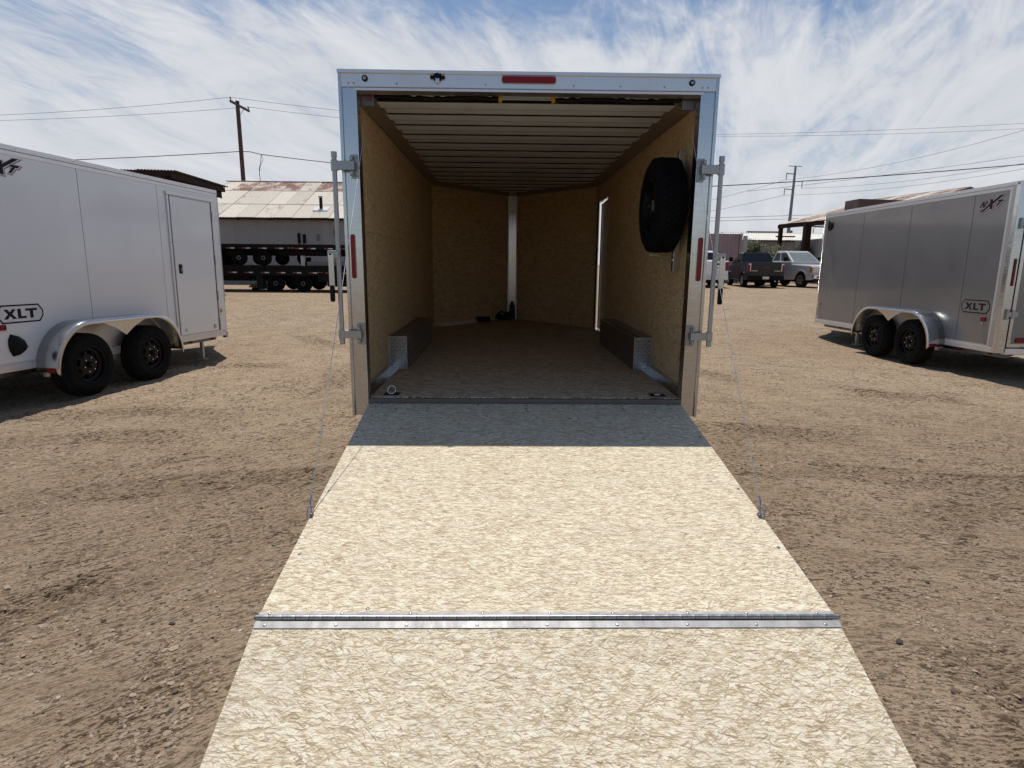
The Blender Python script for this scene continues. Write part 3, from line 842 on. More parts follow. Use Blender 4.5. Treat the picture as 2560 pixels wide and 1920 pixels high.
# shell: outer skin, roof, nose
NY0, NYA = 5.084, 6.66
door0, door1, doorh = 4.02, 4.90, 1.885
sk = MB(); sk.box(-HW+.002, -HW+.03, .10, NY0, F-.13, F+2.24); part('outer_side', sk, M['white_skin'], T)
sk = MB(); sk.box(HW-.03, HW-.002, .10, door0-.03, F-.13, F+2.24); sk.box(HW-.03, HW-.002, door1+.12, NY0, F-.13, F+2.24); sk.box(HW-.03, HW-.002, door0-.03, door1+.12, F+doorh+.03, F+2.24); sk.box(HW-.03, HW-.002, door0-.03, door1+.12, F-.13, F-.01)
part('outer_side', sk, M['white_skin'], T)
for s in (-1, 1):
    n = MB(); n.hexa([(s*HW, NY0, F-.13), (0, NYA+.1, F-.13), (0, NYA+.07, F-.13), (s*(HW-.03), NY0, F-.13)], [(s*HW, NY0, F+2.24), (0, NYA+.1, F+2.24), (0, NYA+.07, F+2.24), (s*(HW-.03), NY0, F+2.24)])
    part('nose_skin', n, M['white_skin'], T)
rf = MB(); rf.prism([(-HW, .0), (HW, 0), (HW, NY0), (0, NYA+.1), (-HW, NY0)], lambda u, v, h: (u, v+.02, h), F+2.222, F+2.250)
part('roof_skin', rf, M['alu_roof'], T)
fl = MB(); fl.prism([(-HW+.03, .05), (HW-.03, .05), (HW-.03, NY0), (0, NYA+.05), (-HW+.03, NY0)], lambda u, v, h: (u, v, h), F-.12, F-.03)
part('chassis_floor', fl, M['darksteel'], T)
# inner floor boards
IW = 1.245
def nose_x(y): return IW if y < NY0 else IW*(1-(y-NY0)/(NYA-NY0-.02))
fb = [(.028, 1.24), (1.243, 2.46), (2.463, 3.68), (3.683, 4.90)]
for a, b in fb: part('floor_board', B(-IW, IW, a, b, F-.028, F), M['osb_floor'], T)
m = MB(); m.prism([(-IW, 4.903), (IW, 4.903), (IW, NY0), (0, NYA-.02), (-IW, NY0)], lambda u, v, h: (u, v, h), F-.028, F); part('floor_board', m, M['osb_floor'], T)
part('threshold', B(-1.176, 1.176, -.004, .024, F-.075, F-.006), M['darksteel'], T, bevel=.003)
# inner wall panels (each sheet its own)
def panel(x0, x1, y0, y1, z0, z1): return B(x0, x1, y0, y1, F+z0, F+z1)
zs = [(.004, 1.222), (1.225, 2.150)]
for z0, z1 in zs:
    for y0, y1 in ((.09, 2.52), (2.523, NY0)):
        part('wall_panel', panel(-IW-.012, -IW, y0, y1, z0, z1), M['osb_wall'], T)
    part('wall_panel', panel(IW, IW+.012, .09, 2.52, z0, z1), M['osb_wall'], T)
part('wall_panel', panel(IW, IW+.012, 2.523, door0-.0, .004, 1.222), M['osb_wall'], T)
part('wall_panel', panel(IW, IW+.012, 2.523, door0, 1.225, 2.15), M['osb_wall'], T)
part('wall_panel', panel(IW, IW+.012, door0, door1, doorh, 2.15), M['osb_wall'], T)
part('wall_panel', panel(IW, IW+.012, door1, NY0, .004, 2.15), M['osb_wall'], T)
for s in (-1, 1):
    for z0, z1 in zs:
        n = MB(); e = .085
        ux, uy = -s*IW, NYA-.02-NY0; L = math.hypot(ux, uy)
        p0 = (s*IW, NY0); p1 = (s*e, NYA-.02-e*uy/IW)
        q0 = (s*(IW+.012), NY0+.01); q1 = (s*(e+.012), p1[1]+.012)
        n.hexa([(p0[0], p0[1], F+z0), (p1[0], p1[1], F+z0), (q1[0], q1[1], F+z0), (q0[0], q0[1], F+z0)], [(p0[0], p0[1], F+z1), (p1[0], p1[1], F+z1), (q1[0], q1[1], F+z1), (q0[0], q0[1], F+z1)])
        part('wall_panel', n, M['osb_wall'], T)
    # cove strips between wall and ceiling
    c = MB(); c.hexa([(s*(IW-.004), .11, F+2.140), (s*(IW-.004), NY0, F+2.140), (s*(IW+.004), NY0, F+2.152), (s*(IW+.004), .11, F+2.152)],
                     [(s*1.130, .11, F+2.192), (s*1.130, NY0+.10, F+2.192), (s*1.130, NY0+.10, F+2.200), (s*1.130, .11, F+2.200)])
    part('cove_strip', c, M['cove'], T)
    c = MB(); c.box(s*(IW-.006), s*IW, .10, NY0, F+2.130, F+2.146); part('wall_trim', c, M['alu_dull'], T)
    c = MB(); yb = NYA-.03
    c.hexa([(s*(IW-.02), NY0-.0, F+2.13), (s*.06, yb-.05, F+2.13), (s*.06, yb-.03, F+2.15), (s*(IW-.0), NY0+.01, F+2.15)],
           [(s*(IW-.12), NY0-.03, F+2.185), (s*.06, yb-.16, F+2.185), (s*.06, yb-.14, F+2.20), (s*(IW-.10), NY0-.01, F+2.20)])
    part('cove_strip', c, M['cove'], T)
# roof bows
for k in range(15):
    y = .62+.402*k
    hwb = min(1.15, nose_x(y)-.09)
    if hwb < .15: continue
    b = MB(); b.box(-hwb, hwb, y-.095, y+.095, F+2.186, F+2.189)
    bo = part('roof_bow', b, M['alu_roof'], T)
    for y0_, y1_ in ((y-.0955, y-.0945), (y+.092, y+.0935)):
        part('bow_gap_shade', B(-hwb+.01, hwb-.01, y0_, y1_, F+(2.1845 if y0_ > y else 2.1865), F+2.222), M['gap'], bo)  # dark strips painted in for the shade of the gap under the bow flanges
    part('roof_pan', B(-hwb, hwb, y+.105, y+.297, F+2.197, F+2.200), M['alu_roof'], bo)
# torsion spring behind the header, wrapped cable sagging round it
sg = MB(); pts = []
def spring(x0, x1, ph):
    pts = []
    for i in range(49):
        x = x0+(x1-x0)*i/48
        pts.append((x, .155+.006*math.sin(i*.9), F+2.134-.013*abs(math.sin((x-ph)*5.3))-.003*math.sin(i*1.7)))
    m = MB(); m.tube(pts, [.017+.003*math.sin(i*1.1) for i in range(49)], 8); return part('spring_cover', m, M['black'], T, smooth=60)
spring(-1.10, -.215, .2); spring(.185, 1.10, -.1)
for zz in (2.142, 2.124): part('spring_rod', MB().cyl((-.21, .155, F+zz), (.18, .155, F+zz), .006, n=8), M['alu_dull'], T)
for x in (-.20, .175): part('spring_clip', B(x-.012, x+.012, .135, .175, F+2.104, F+2.150), M['yellow'], T, bevel=.003)
for s in (-1, 1):
    m = MB(); m.box(s*1.08, s*1.17, .12, .135, F+2.06, F+2.15); m.cyl((s*1.10, .16, F+2.11), (s*1.15, .16, F+2.11), .03, n=14); m.cyl((s*1.07, .16, F+2.115), (s*1.09, .16, F+2.115), .022, n=10)
    sp_ = part('cable_drum', m, M['darksteel'], T, bevel=.002)
    if s < 0: part('drum_tag', B(-1.135, -1.10, .108, .118, F+2.098, F+2.122), M['decal_red'], sp_)
# corner angle along the floor
for s in (-1, 1):
    m = MB(); m.hexa([(s*1.165, .04, F+.001), (s*(IW-.09), 1.2, F+.001), (s*(IW-.0), 1.2, F+.001), (s*IW, .04, F+.001)], [(s*1.215, .04, F+.05), (s*(IW-.045), 1.2, F+.05), (s*(IW-.0), 1.2, F+.055), (s*IW, .04, F+.055)])
    part('floor_angle', m, M['alu'], T)
m = MB()
ux, uy = IW, NYA-.02-NY0
def nosept(t, off): return (-IW*(1-t)+off*.62, NY0+uy*t-off*.78)
a0, a1, b0, b1 = nosept(.06, .004), nosept(.50, .004), nosept(.06, .05), nosept(.50, .05)
m.hexa([(b0[0], b0[1], F+.002), (b1[0], b1[1], F+.002), (a1[0], a1[1], F+.002), (a0[0], a0[1], F+.002)], [(b0[0], b0[1], F+.010), (b1[0], b1[1], F+.010), (a1[0], a1[1], F+.055), (a0[0], a0[1], F+.055)])
part('floor_angle', m, M['white_board'], T)
# wheel boxes
for s in (-1, 1):
    y0, y1 = 1.204, 3.26
    wb = MB(); wb.box(s*1.072, s*(IW-.002), y0+.004, y1, F+.002, F+.306)
    w = part('wheel_box', wb, M['box_alu'], T)
    e = MB(); e.box(s*1.066, s*(IW-.002), y0-.004, y0+.003, F+.002, F+.311); ep = part('end_plate', e, M['diamond_d'], w)
    e = MB(); e.box(s*1.064, s*1.072, y0-.008, y0+.012, F, F+.316); e.box(s*1.072, s*(IW-.002), y0-.008, y0+.012, F+.306, F+.316); e.box(s*(IW-.022), s*(IW-.002), y0-.009, y0-.004, F+.01, F+.306); part('edge_angle', e, M['alu_dull'], w)
    # raised lugs of the tread plate
    lg = MB()
    for i in range(5):
        for j in range(9):
            cx, cz = s*(1.084+.029*i), F+.030+.0315*j
            a = .75 if (i+j) % 2 else -.75
            dx, dz_ = .011*math.cos(a), .011*math.sin(a)
            lg.hexa([(cx-dx-.0025*math.sin(a), y0-.004, cz-dz_+.0025*math.cos(a)), (cx+dx, y0-.004, cz+dz_), (cx+dx+.004*math.sin(a), y0-.004, cz+dz_-.004*math.cos(a)), (cx-dx, y0-.004, cz-dz_-.004)],
                    [(cx-dx*.6, y0-.0075, cz-dz_*.6+.001), (cx+dx*.6, y0-.0075, cz+dz_*.6+.001), (cx+dx*.6, y0-.0075, cz+dz_*.6-.001), (cx-dx*.6, y0-.0075, cz-dz_*.6-.001)])
    lo = part('tread_pattern', lg, M['alu'], w); lo['kind'] = 'stuff'
    if s < 0:
        for k in range(6):
            z = .018+.048*k
            part('box_slat', B(-1.068, -1.0715, y0+.014, y1, F+z, F+z+.038), M['alu_dull'], w, bevel=.0015, seg=1)
        for k in range(4):
            x = -1.105-.038*k
            part('box_slat', B(x, x-.026, y0+.014, y1, F+.3065, F+.310), M['box_alu'], w)
    else:
        part('box_slat', B(1.125, IW-.004, y0+.014, y1-.1, F+.3065, F+.318), M['box_alu'], w)
# running wheels under the floor
for s in (-1, 1):
    for y in (1.78, 2.68): add_wheel(T, (s*1.335, y, .365), s)
# floor rings
for s in (-1, 1):
    m = MB(); m.box(s*1.02-.058, s*1.02+.058, .075, .165, F+.001, F+.006); d = part('floor_ring', m, M['black'], T, bevel=.002)
    m = MB(); ring = []
    for i in range(25):
        a = 2*math.pi*i/24
        if s < 0: ring.append((-1.02+.030*math.cos(a), .118+.016*math.sin(a), F+.034+.028*math.sin(a)))
        else: ring.append((1.02+.026*math.cos(a), .118+.026*math.sin(a), F+.010))
    m.tube(ring, .005, 8); part('ring', m, M['chrome'], d, smooth=60)
    m = MB(); m.box(s*1.02-.012, s*1.02+.012, .105, .13, F+.006, F+.016); part('ring_clip', m, M['galv'], d, bevel=.002)
# nose post
m = MB(); m.box(-.066, .066, NYA-.15, NYA-.13, F, F+1.86); np_ = part('nose_post', m, M['diamond'], T, bevel=.004)
lg = MB()
for i in range(3):
    for j in range(42):
        cx, cz = -.042+.042*i, F+.03+.0435*j
        a = .75 if (i+j) % 2 else -.75
        dx, dz_ = .017*math.cos(a), .017*math.sin(a)
        nxv, nzv = -.0055*math.sin(a), .0055*math.cos(a)
        y_ = NYA-.150
        lg.add([(cx-dx, y_, cz-dz_), (cx+nxv, y_, cz+nzv), (cx+dx, y_, cz+dz_), (cx-nxv, y_, cz-nzv), (cx, y_-.006, cz)], [(1, 0, 4), (2, 1, 4), (3, 2, 4), (0, 3, 4)])
lo = part('tread_pattern', lg, M['chrome'], np_); lo['kind'] = 'stuff'
part('post_cap', B(-.070, .070, NYA-.152, NYA-.128, F+1.865, F+2.14), M['alu_dull'], np_, bevel=.003)
for s in (-1, 1): part('post_flange', B(s*.067, s*.080, NYA-.148, NYA-.13, F, F+2.14), M['alu_dull'], np_)
m = MB(); m.box(-.045, .055, NYA-.21, NYA-.155, F, F+.27); m.box(-.02, .03, NYA-.20, NYA-.16, F+.27, F+.32); part('cable_boot', m, M['black'], T, bevel=.012, seg=3)
# vent on right wall
m = MB(); m.lathe([(0, -.016), (.055, -.014), (.064, -.004), (.066, 0)], (IW, .25, F+.262), 24); part('wall_vent', m, M['black'], T, smooth=50)
# bracket of the spare
m = MB(); m.box(1.19, IW, .50, .56, F+.94, F+1.86); m.box(1.10, 1.24, .515, .545, F+1.020, F+1.035)
m.box(1.00, 1.235, .505, .555, F+1.062, F+1.068); part('spare_bracket', m, M['alu'], T, bevel=.002)
# side door, ajar
fr = MB(); fr.box(IW-.006, HW, door0-.03, door0, F-.005, F+doorh+.03); fr.box(IW-.006, HW, door0, door1, F+doorh, F+doorh+.03); fr.box(IW-.006, HW, door0, door1, F-.02, F+.02)
part('door_frame', fr, M['alu'], T)
part('door_gasket', B(IW-.003, IW+.016, door1-.004, door1+.012, F, F+doorh), M['gap'], T)
dm = MB(); dm.box(.0, .036, .012, door1-door0-.012, F+.03, F+doorh-.02)
sd = part('side_door', dm, M['white_skin'], T, loc=(HW-.036, door0, 0), rot=(0, 0, -R(2.6)))
part('door_seal', B(-.006, .0, door1-door0-.06, door1-door0-.03, F+.03, F+doorh-.02), M['black'], sd)
part('door_seal', B(.0, .036, door1-door0-.0115, door1-door0-.002, F+.03, F+doorh-.02), M['black'], sd)
# screws along the wall trims
for s in (-1, 1):
    for k in range(7):
        y = .5+.7*k
        part('screw', MB().cyl((s*(IW-.0065), y, F+2.138), (s*(IW-.003), y, F+2.138), .005, n=8), M['zinc'], T)
# ---- ramp
def rz(y): return F-.040+(y/-2.312)*(-.308)
RA = Vector((0, -2.312, -.308)).normalized(); RN = Vector((0, .308, -2.312)).normalized()*-1
ymax = -2.288
w_at = lambda y, s: (1.168+(y/-2.312)*(-.058)) if s < 0 else (1.170+(y/-2.312)*(-.045))
rp = MB()
ya, yb = -.012, ymax
tp = [(-w_at(ya, -1), ya, rz(ya)), (w_at(ya, 1), ya, rz(ya)), (w_at(yb, 1), yb, rz(yb)), (-w_at(yb, -1), yb, rz(yb))]
rp.hexa([(x, y, z-.034) for x, y, z in tp][::-1], tp[::-1])
ramp = part('ramp_board', rp, M['osb_ramp'], T, bevel=.002, seg=1)
# hinge strips and knuckles
def on_ramp(x, y, h): return Vector((x, y, rz(y)))+RN*h
def strip(y0, y1, h0, h1, zf, w0=None):
    m = MB(); a = [(-w_at(y0, -1), y0), (w_at(y0, 1), y0), (w_at(y1, 1), y1), (-w_at(y1, -1), y1)]
    m.hexa([zf(x, y, h0) for x, y in a][::-1], [zf(x, y, h1) for x, y in a][::-1]); return m
SL = .2/.4955
FL = Vector((0, -.4955, -.2)).normalized(); FN = Vector((0, -.2, .4955)).normalized()
def on_flap(x, y, h):
    d = (-2.312-y); return Vector((x, y, rz(-2.312)-d*SL))+FN*h
hs = part('hinge_strip', strip(-2.282, -2.3015, .001, .004, on_ramp), M['leaf_steel'], ramp)
hinge = part('hinge_pin', MB().cyl((-1.118, -2.3135, rz(-2.312)+.004), (1.135, -2.3135, rz(-2.312)+.004), .0075, n=10), M['darksteel'], ramp)
nk = 44; kw = 2.245/nk
km = MB(); km.cyl((-kw/2+.0009, 0, 0), (kw/2-.0009, 0, 0), .0105, n=14)
kme = km.mesh('hinge_knuckle', M['hinge'], 40)
for i in range(nk):
    link('hinge_knuckle', kme, ramp, (-1.114+kw*(i+.5), -2.3135, rz(-2.312)+.004), (random.uniform(-.3, .3), 0, 0))
part('hinge_strip', strip(-2.3265, -2.354, .001, .004, on_flap), M['leaf_steel'], ramp)
sc_m = MB(); sc_m.lathe([(.0068, 0), (.006, .002), (.003, .003), (.0, .002)], (0, 0, 0), 10, 'z')
scr = sc_m.mesh('bolt', M['zinc'], 50)
sd_m = MB(); sd_m.lathe([(.0085, 0), (.007, .0025), (.0, .0035)], (0, 0, 0), 10, 'z')
scd = sd_m.mesh('bolt', M['darksteel'], 50)
tilt = math.atan2(.308, 2.312); tiltf = math.atan2(.2, .4955)
for i in range(9):
    x = -1.06+i*.265+random.uniform(-.02, .02)
    link('bolt', scr, ramp, on_ramp(x, -2.291, .004), (tilt, 0, 0))
for i in range(9):
    x = -1.07+i*.267
    link('bolt', scr, ramp, on_flap(x, -2.342, .004), (tiltf, 0, 0))
for i in range(7):
    x = -1.07+i*.3567
    for y in ((-.045, -.105, -.150) if i % 2 else (-.035,)):
        link('bolt', scd, ramp, on_ramp(x+random.uniform(-.006, .006), y, .0), (tilt, 0, 0))
for x, y in ((-.993, -1.16), (-.991, -1.271), (1.005, -1.135), (1.0, -1.249), (-1.105, -1.33), (1.12, -1.30), (-1.12, -.62), (1.13, -.6), (1.1, -1.85), (-1.08, -1.9), (.95, -.12), (-.95, -.12), (-.7, -2.26), (.3, -.30), (-.28, -.26)):
    link('bolt', scr if abs(x) < 1.02 and abs(x) > .98 else scd, ramp, on_ramp(x, y, 0), (tilt, 0, 0), )
# flap
y0, y1 = -2.330, -2.835
fpm = MB(); a = [(-w_at(y0, -1)-.002, y0), (w_at(y0, 1), y0), (1.128, y1), (-1.108, y1)]
top = [on_flap(x, y, 0) for x, y in a]; bot = [on_flap(x, y, -.030 if k < 2 else -.004) for k, (x, y) in enumerate(a)]
fpm.hexa(bot[::-1], top[::-1]); flap = part('ramp_flap', fpm, M['osb_ramp'], T, bevel=.002, seg=1)
# lift cables with snap hooks
for s in (-1, 1):
    A = Vector((s*1.135, .20, F+2.11)); Bp = Vector((s*1.131, -1.57, rz(-1.57)+.045))
    A2 = A.lerp(Bp, .5); 
    m = MB(); m.tube([A.lerp(Bp, t)+Vector((0, 0, -.012*math.sin(math.pi*t))) for t in np.linspace(0, 1, 24)], .0021, 6)
    cb_ = part('lift_cable', m, M['cable'], T, smooth=60)
    m = MB(); lo = []
    d = (Bp-A).normalized(); side = Vector((s*.5, -.6, .2)).normalized()
    for i in range(21):
        t = 2*math.pi*i/20; lo.append(Bp+d*(.026-.030*math.cos(t))+Vector((s*.7, -.55, .0)).normalized()*(.010*math.sin(t)))
    m.tube(lo, .0045, 7); m.cyl(Bp-d*.055, Bp-d*.01, .0065, n=8)
    part('snap_hook', m, M['zinc'], cb_, smooth=60)
    m = MB(); m.box(s*1.120-.007, s*1.120+.007, -1.597, -1.570, rz(-1.58)-.004, rz(-1.58)+.018); part('cable_anchor', m, M['darksteel'], cb_, bevel=.003)

# spare wheel on the right wall
sw = thing('spare_wheel', 'black spare tyre hung on the right inner wall of the open trailer', 'tyre', (.975, .53, F+1.445))
ws = wheel_meshes(.362, .215, rimr=.205)
so = link('tyre', ws['tyre'], sw, (0, 0, 0), (0, 0, math.pi))
ws['tread'].materials[0] = M['rubber']
o = link('tread', ws['tread'], so); o['kind'] = 'stuff'
o = link('rim', ws['rim'], sw, (0, 0, 0), (0, 0, math.pi))
link('hub_cap', ws['hub'], o)
part('mounting_plate', B(.02, .20, -.04, .04, -.04, .04), M['alu_dull'], sw)

# black plug and cable on the nose floor
m = MB(); m.cyl((-.70, 5.85, F+.045), (-.60, 5.87, F+.050), .022, n=12); m.cyl((-.61, 5.87, F+.052), (-.38, 5.91, F+.055), .050, .044, n=14)
pg = part('cable_plug', m, M['black'], None, smooth=40, bevel=.006)
tag(pg, 'black cylindrical cable plug lying on the trailer floor against the left nose wall', 'plug')
part('lead', MB().tube([(-.90, 5.76, F+.012), (-.8, 5.80, F+.02), (-.7, 5.85, F+.04)], .014, 8), M['black'], pg)
part('collar', MB().cyl((-.615, 5.87, F+.051), (-.595, 5.873, F+.052), .049, n=14), M['galv'], pg)
m = MB(); cp = []
for i in range(70):
    a = i*.42; r_ = .10+.03*math.sin(i*.35); cp.append((-.16+r_*math.cos(a), 6.28+r_*.55*math.sin(a), F+.018+.0022*i*(.7+.3*math.sin(i))))
m.tube(cp, .014, 6)
tag(part('coiled_cable', m, M['black'], None, smooth=60), 'coil of black cable on the floor at the foot of the nose post', 'cable')

# ------------------------------------------------------------------ the two side trailers
def side_trailer(name, label, loc, heading, tilt_, sgn, skin, s0, s1, seams, opts):
    """s runs forward along local y; d runs outward along local x*sgn from the wheel face; root sits on the ground"""
    t = thing(name, label, 'trailer', loc, (tilt_, 0, -heading))
    sk = M[skin]
    D0, D1 = -.20, -2.30
    zb, zt = opts['zb'], opts['zt']
    X_ = lambda d: d*sgn
    def bx(s_a, s_b, d_a, d_b, z_a, z_b): return MB().box(X_(d_a), X_(d_b), s_a, s_b, z_a, z_b)
    if skin == 'white_skin': t['white'] = 1
    # core body
    core = MB(); core.box(X_(D0-.012), X_(D1+.0), s0+.06, s1, zb+.03, zt-.03)
    nose = 1.15
    core.prism([(D0-.012, s1), ((D0+D1)/2, s1+nose), (D1, s1)], lambda u, v, h: (X_(u), v, h), zb+.03, zt-.03)
    part('body_core', core, M['gap'], t)
    # side sheets
    edges = [s0+.06]+seams+[s1-.01]
    for a, b in zip(edges[:-1], edges[1:]):
        part('side_panel', bx(a+.004, b-.004, D0-.012, D0, zb+.06, zt-.07), sk, t, bevel=.002, seg=1)
    part('side_panel', bx(s0+.06, s1, D1-.001, D1-.012, zb+.06, zt-.07), sk, t)
    for e0, e1 in ((D0, (D0+D1)/2), (D1, (D0+D1)/2)):
        n = MB(); n.hexa([(X_(e0), s1, zb+.06), (X_(e1), s1+nose+.012, zb+.06), (X_(e1), s1+nose-.01, zb+.06), (X_(e0-.01*(1 if e0 == D0 else -1)), s1-.01, zb+.06)],
                         [(X_(e0), s1, zt-.07), (X_(e1), s1+nose+.012, zt-.07), (X_(e1), s1+nose-.01, zt-.07), (X_(e0-.01*(1 if e0 == D0 else -1)), s1-.01, zt-.07)])
        part('nose_panel', n, sk, t)
    rf = MB(); rf.prism([(D0, s0), (D1, s0), (D1, s1), ((D0+D1)/2, s1+nose), (D0, s1)], lambda u, v, h: (X_(u), v, h), zt-.03, zt-.004)
    part('roof_skin', rf, M['alu'], t)
    # roof rail in two steps and bottom rail
    rl = part('roof_rail', bx(s0, s1, D0-.01, D0+.010, zt-.052, zt), M['white_rail'], t, bevel=.004)
    part('lower_lip', bx(s0, s1, D0-.01, D0+.006, zt-.098, zt-.055), M['white_rail'], rl, bevel=.002)
    rv = MB(); rv.lathe([(.008, 0), (.006, .004), (0, .005)], (0, 0, 0), 8, 'x')
    rvm = rv.mesh('rivet', M['zinc'], 50)
    k = s0+.15
    while k < s1-.05:
        link('rivet', rvm, rl, (X_(D0+.010), k, zt-.027), (0, 0, 0 if sgn > 0 else math.pi)); k += .235
    br = part('bottom_rail', bx(s0, s1, D0-.01, D0+.008, zb, zb+.075), M['white_rail'], t, bevel=.004)
    part('upper_lip', bx(s0, s1, D0-.01, D0+.004, zb+.078, zb+.095), M['white_rail'], br)
    # tread plate corner by the nose
    part('stone_guard', bx(s1-.004, s1+.022, D0-.02, D0+.006, zb+.55, zt-.10), M['diamond'], t, bevel=.004)
    part('corner_trim', bx(s1-.004, s1+.016, D0-.02, D0+.004, zb, zb+.55), M['alu'], t, bevel=.004)
    part('corner_trim', bx(s1-.05, s1-.006, D0-.01, D0+.002, zb+.09, zt-.10), sk if skin == 'white_skin' else M['diamond'], t)
    n = MB(); mid = (D0+D1)/2
    n.hexa([(X_(D0), s1+.004, zb), (X_(mid), s1+nose+.03, zb), (X_(mid), s1+nose+.005, zb), (X_(D0-.01), s1, zb)], [(X_(D0), s1+.004, zb+.65), (X_(mid), s1+nose+.03, zb+.65), (X_(mid), s1+nose+.005, zb+.65), (X_(D0-.01), s1, zb+.65)])
    part('nose_guard', n, M['diamond'], t)
    # frame, tongue and jack
    fm = MB(); fm.box(X_(-.4), X_(-.5), s0+.1, s1, zb-.08, zb+.03); fm.box(X_(-2.0), X_(-2.1), s0+.1, s1, zb-.08, zb+.03)
    for i in range(8): fm.box(X_(-.35), X_(-2.2), s0+.3+i*.55, s0+.36+i*.55, zb-.06, zb+.03)
    fm.bar((X_(-.45), s1-.3, zb-.03), (X_(mid), s1+nose+.1, zb-.03), .07, .10); fm.bar((X_(-2.05), s1-.3, zb-.03), (X_(mid), s1+nose+.1, zb-.03), .07, .10)
    part('frame', fm, M['darksteel'], t)
    jk = MB(); jx = X_(D0-opts.get('jd', .18)); js = s1-opts.get('js', .12)
    jk.bar((jx, js, zb), (jx, js, .055), .045, .045); jk.box(jx-.065, jx+.065, js-.06, js+.06, .03, .055); jk.bar((jx, js-.25, zb-.03), (jx, js+.02, zb-.06), .05, .05)
    part('stabiliser_leg', jk, M['galv'], t)
    # axles
    for q in (-opts['ws'], opts['ws']):
        part('axle', MB().bar((X_(-.1), q, .365), (X_(-2.4), q, .365), .07, .07), M['darksteel'], t)
        add_wheel(t, (X_(0), q, .365), sgn)
        add_wheel(t, (X_(-2.5), q, .365), -sgn)
    # fender: rolled top, scalloped skirt
    prof = [(-1.035, .355)]
    for i in range(13):
        a = math.pi*(1-i/24.0); prof.append((-.535+.50*math.cos(a)*1.0, .375+.50*math.sin(a)))
    prof[1:] = [(-1.035+.0, .40)]+[( -.52+.515*math.cos(math.pi*(1-i/26.)), .36+.515*math.sin(math.pi*(1-i/26.))) for i in range(1, 14)]
    prof += [(-p, q) for p, q in reversed(prof)]
    fd = MB()
    fd.sheet([[(X_(D0+.002), s_, z_) for s_, z_ in prof], [(X_(.03), s_, z_) for s_, z_ in prof], [(X_(.052), s_, z_-.006) for s_, z_ in prof], [(X_(.060), s_*.988, z_-.022) for s_, z_ in prof], [(X_(.060), s_*.965, z_-.045) for s_, z_ in prof]])
    fo = part('fender', fd, M['fender'], t, smooth=50, solid=.004)
    # skirt polygon
    inner = [(s_*.965, z_-.043) for s_, z_ in prof]
    sk_o = MB(); ra = .425; ws_ = opts['ws']
    upper = [p for p in inner if p[1] > .42]
    rows = []
    for s_, z_ in upper:
        c = -ws_ if s_ < 0 else ws_
        dd = ra*ra-(s_-c)**2
        zl = .405+math.sqrt(dd) if dd > 0 else .405
        zl = max(zl, .60 if abs(s_) < .15 else 0)
        rows.append((s_, z_, min(z_-.004, zl)))
    dense = []
    for i in range(len(rows)-1):
        for k in range(6):
            f_ = k/6; s_ = rows[i][0]*(1-f_)+rows[i+1][0]*f_; z_ = rows[i][1]*(1-f_)+rows[i+1][1]*f_
            zl = .848-.185*math.exp(-(s_/.185)**2)
            if abs(s_) > ws_-.05:
                f2 = min(1, (abs(s_)-ws_+.05)/.12); zl = zl*(1-f2)+(z_-.002)*f2
            dense.append((s_, z_, min(z_-.002, zl)))
    sk_o.sheet([[(X_(.052), s_, z_) for s_, z_, l_ in dense], [(X_(.052), s_, l_) for s_, z_, l_ in dense]])
    part('fender_skirt', sk_o, M['fender'], fo, solid=.003)
    # inner wheel well
    ww = MB(); ww.sheet([[(X_(D0+.003), s_*.97, z_-.02) for s_, z_ in prof], [(X_(D0+.003), s_*.97, .33) for s_, z_ in prof]])
    part('wheel_well', ww, M['alu_dull'], t)
    o = part('fender_light', bx(-1.052, -1.035, -.055, .035, .352, .405), M['red'], t, bevel=.004)
    part('fender_wire', bx(-1.0, -.96, -.15, -.11, .30, .352), M['zinc'], t)
    return t, bx, X_, D0, sk

def shield_vent(t, X_, D0, s, z, flip, sc=1.0):
    """shield-shaped breather: pointed towards the front of the drawing, domed"""
    P = []
    for u, v in ((-.105, .0), (-.098, .06), (-.068, .115), (.02, .088), (.072, .045), (.105, -.03), (.072, -.075), (.01, -.108), (-.065, -.118), (-.095, -.06)):
        P.append((u*sc*flip, v*sc))
    m = MB(); n = len(P); top = [(p*.45, q*.45) for p, q in P]
    vs = [(X_(D0+.001), s+p, z+q) for p, q in P]+[(X_(D0+.03), s+p*.86, z+q*.86) for p, q in P]+[(X_(D0+.05), s+p, z+q) for p, q in top]
    fs = [(i, (i+1) % n, n+(i+1) % n, n+i) for i in range(n)]+[(n+i, n+(i+1) % n, 2*n+(i+1) % n, 2*n+i) for i in range(n)]+[tuple(range(2*n, 3*n))]
    m.add(vs, fs); return part('vent', m, M['black'], t, smooth=50)

# left: white trailer (its right-hand side faces us)
TL, bx, X_, D0, sk = side_trailer('cargo_trailer', 'white enclosed cargo trailer with a closed side door, standing left of the open trailer', (-4.84, 3.049, 0), .1413, -.0135, 1, 'white_skin',
    -1.80, 2.47, [-.195, 1.113], dict(zb=.402, zt=2.676, ws=.517, js=.30, jd=.25))
fn = lambda u, w, h: (X_(D0+h), -1.385+u, .893+w)
xlt_badge(TL, fn, .001)
fn = lambda u, w, h: (X_(D0+h), -1.375+u, 2.325+w)
nxt_logo(TL, fn, .001)
shield_vent(TL, X_, D0, -1.205, .672, 1)
part('side_light', bx(-1.40, -1.315, D0, D0+.022, .832, .888), M['red'], TL, bevel=.004)
part('side_light', bx(2.310, 2.372, D0, D0+.018, .775, .835), M['amber'], TL, bevel=.004)
part('light_lead', MB().cyl((X_(D0), 2.34, .755), (X_(D0+.012), 2.34, .755), .010, n=10), M['chrome'], TL)
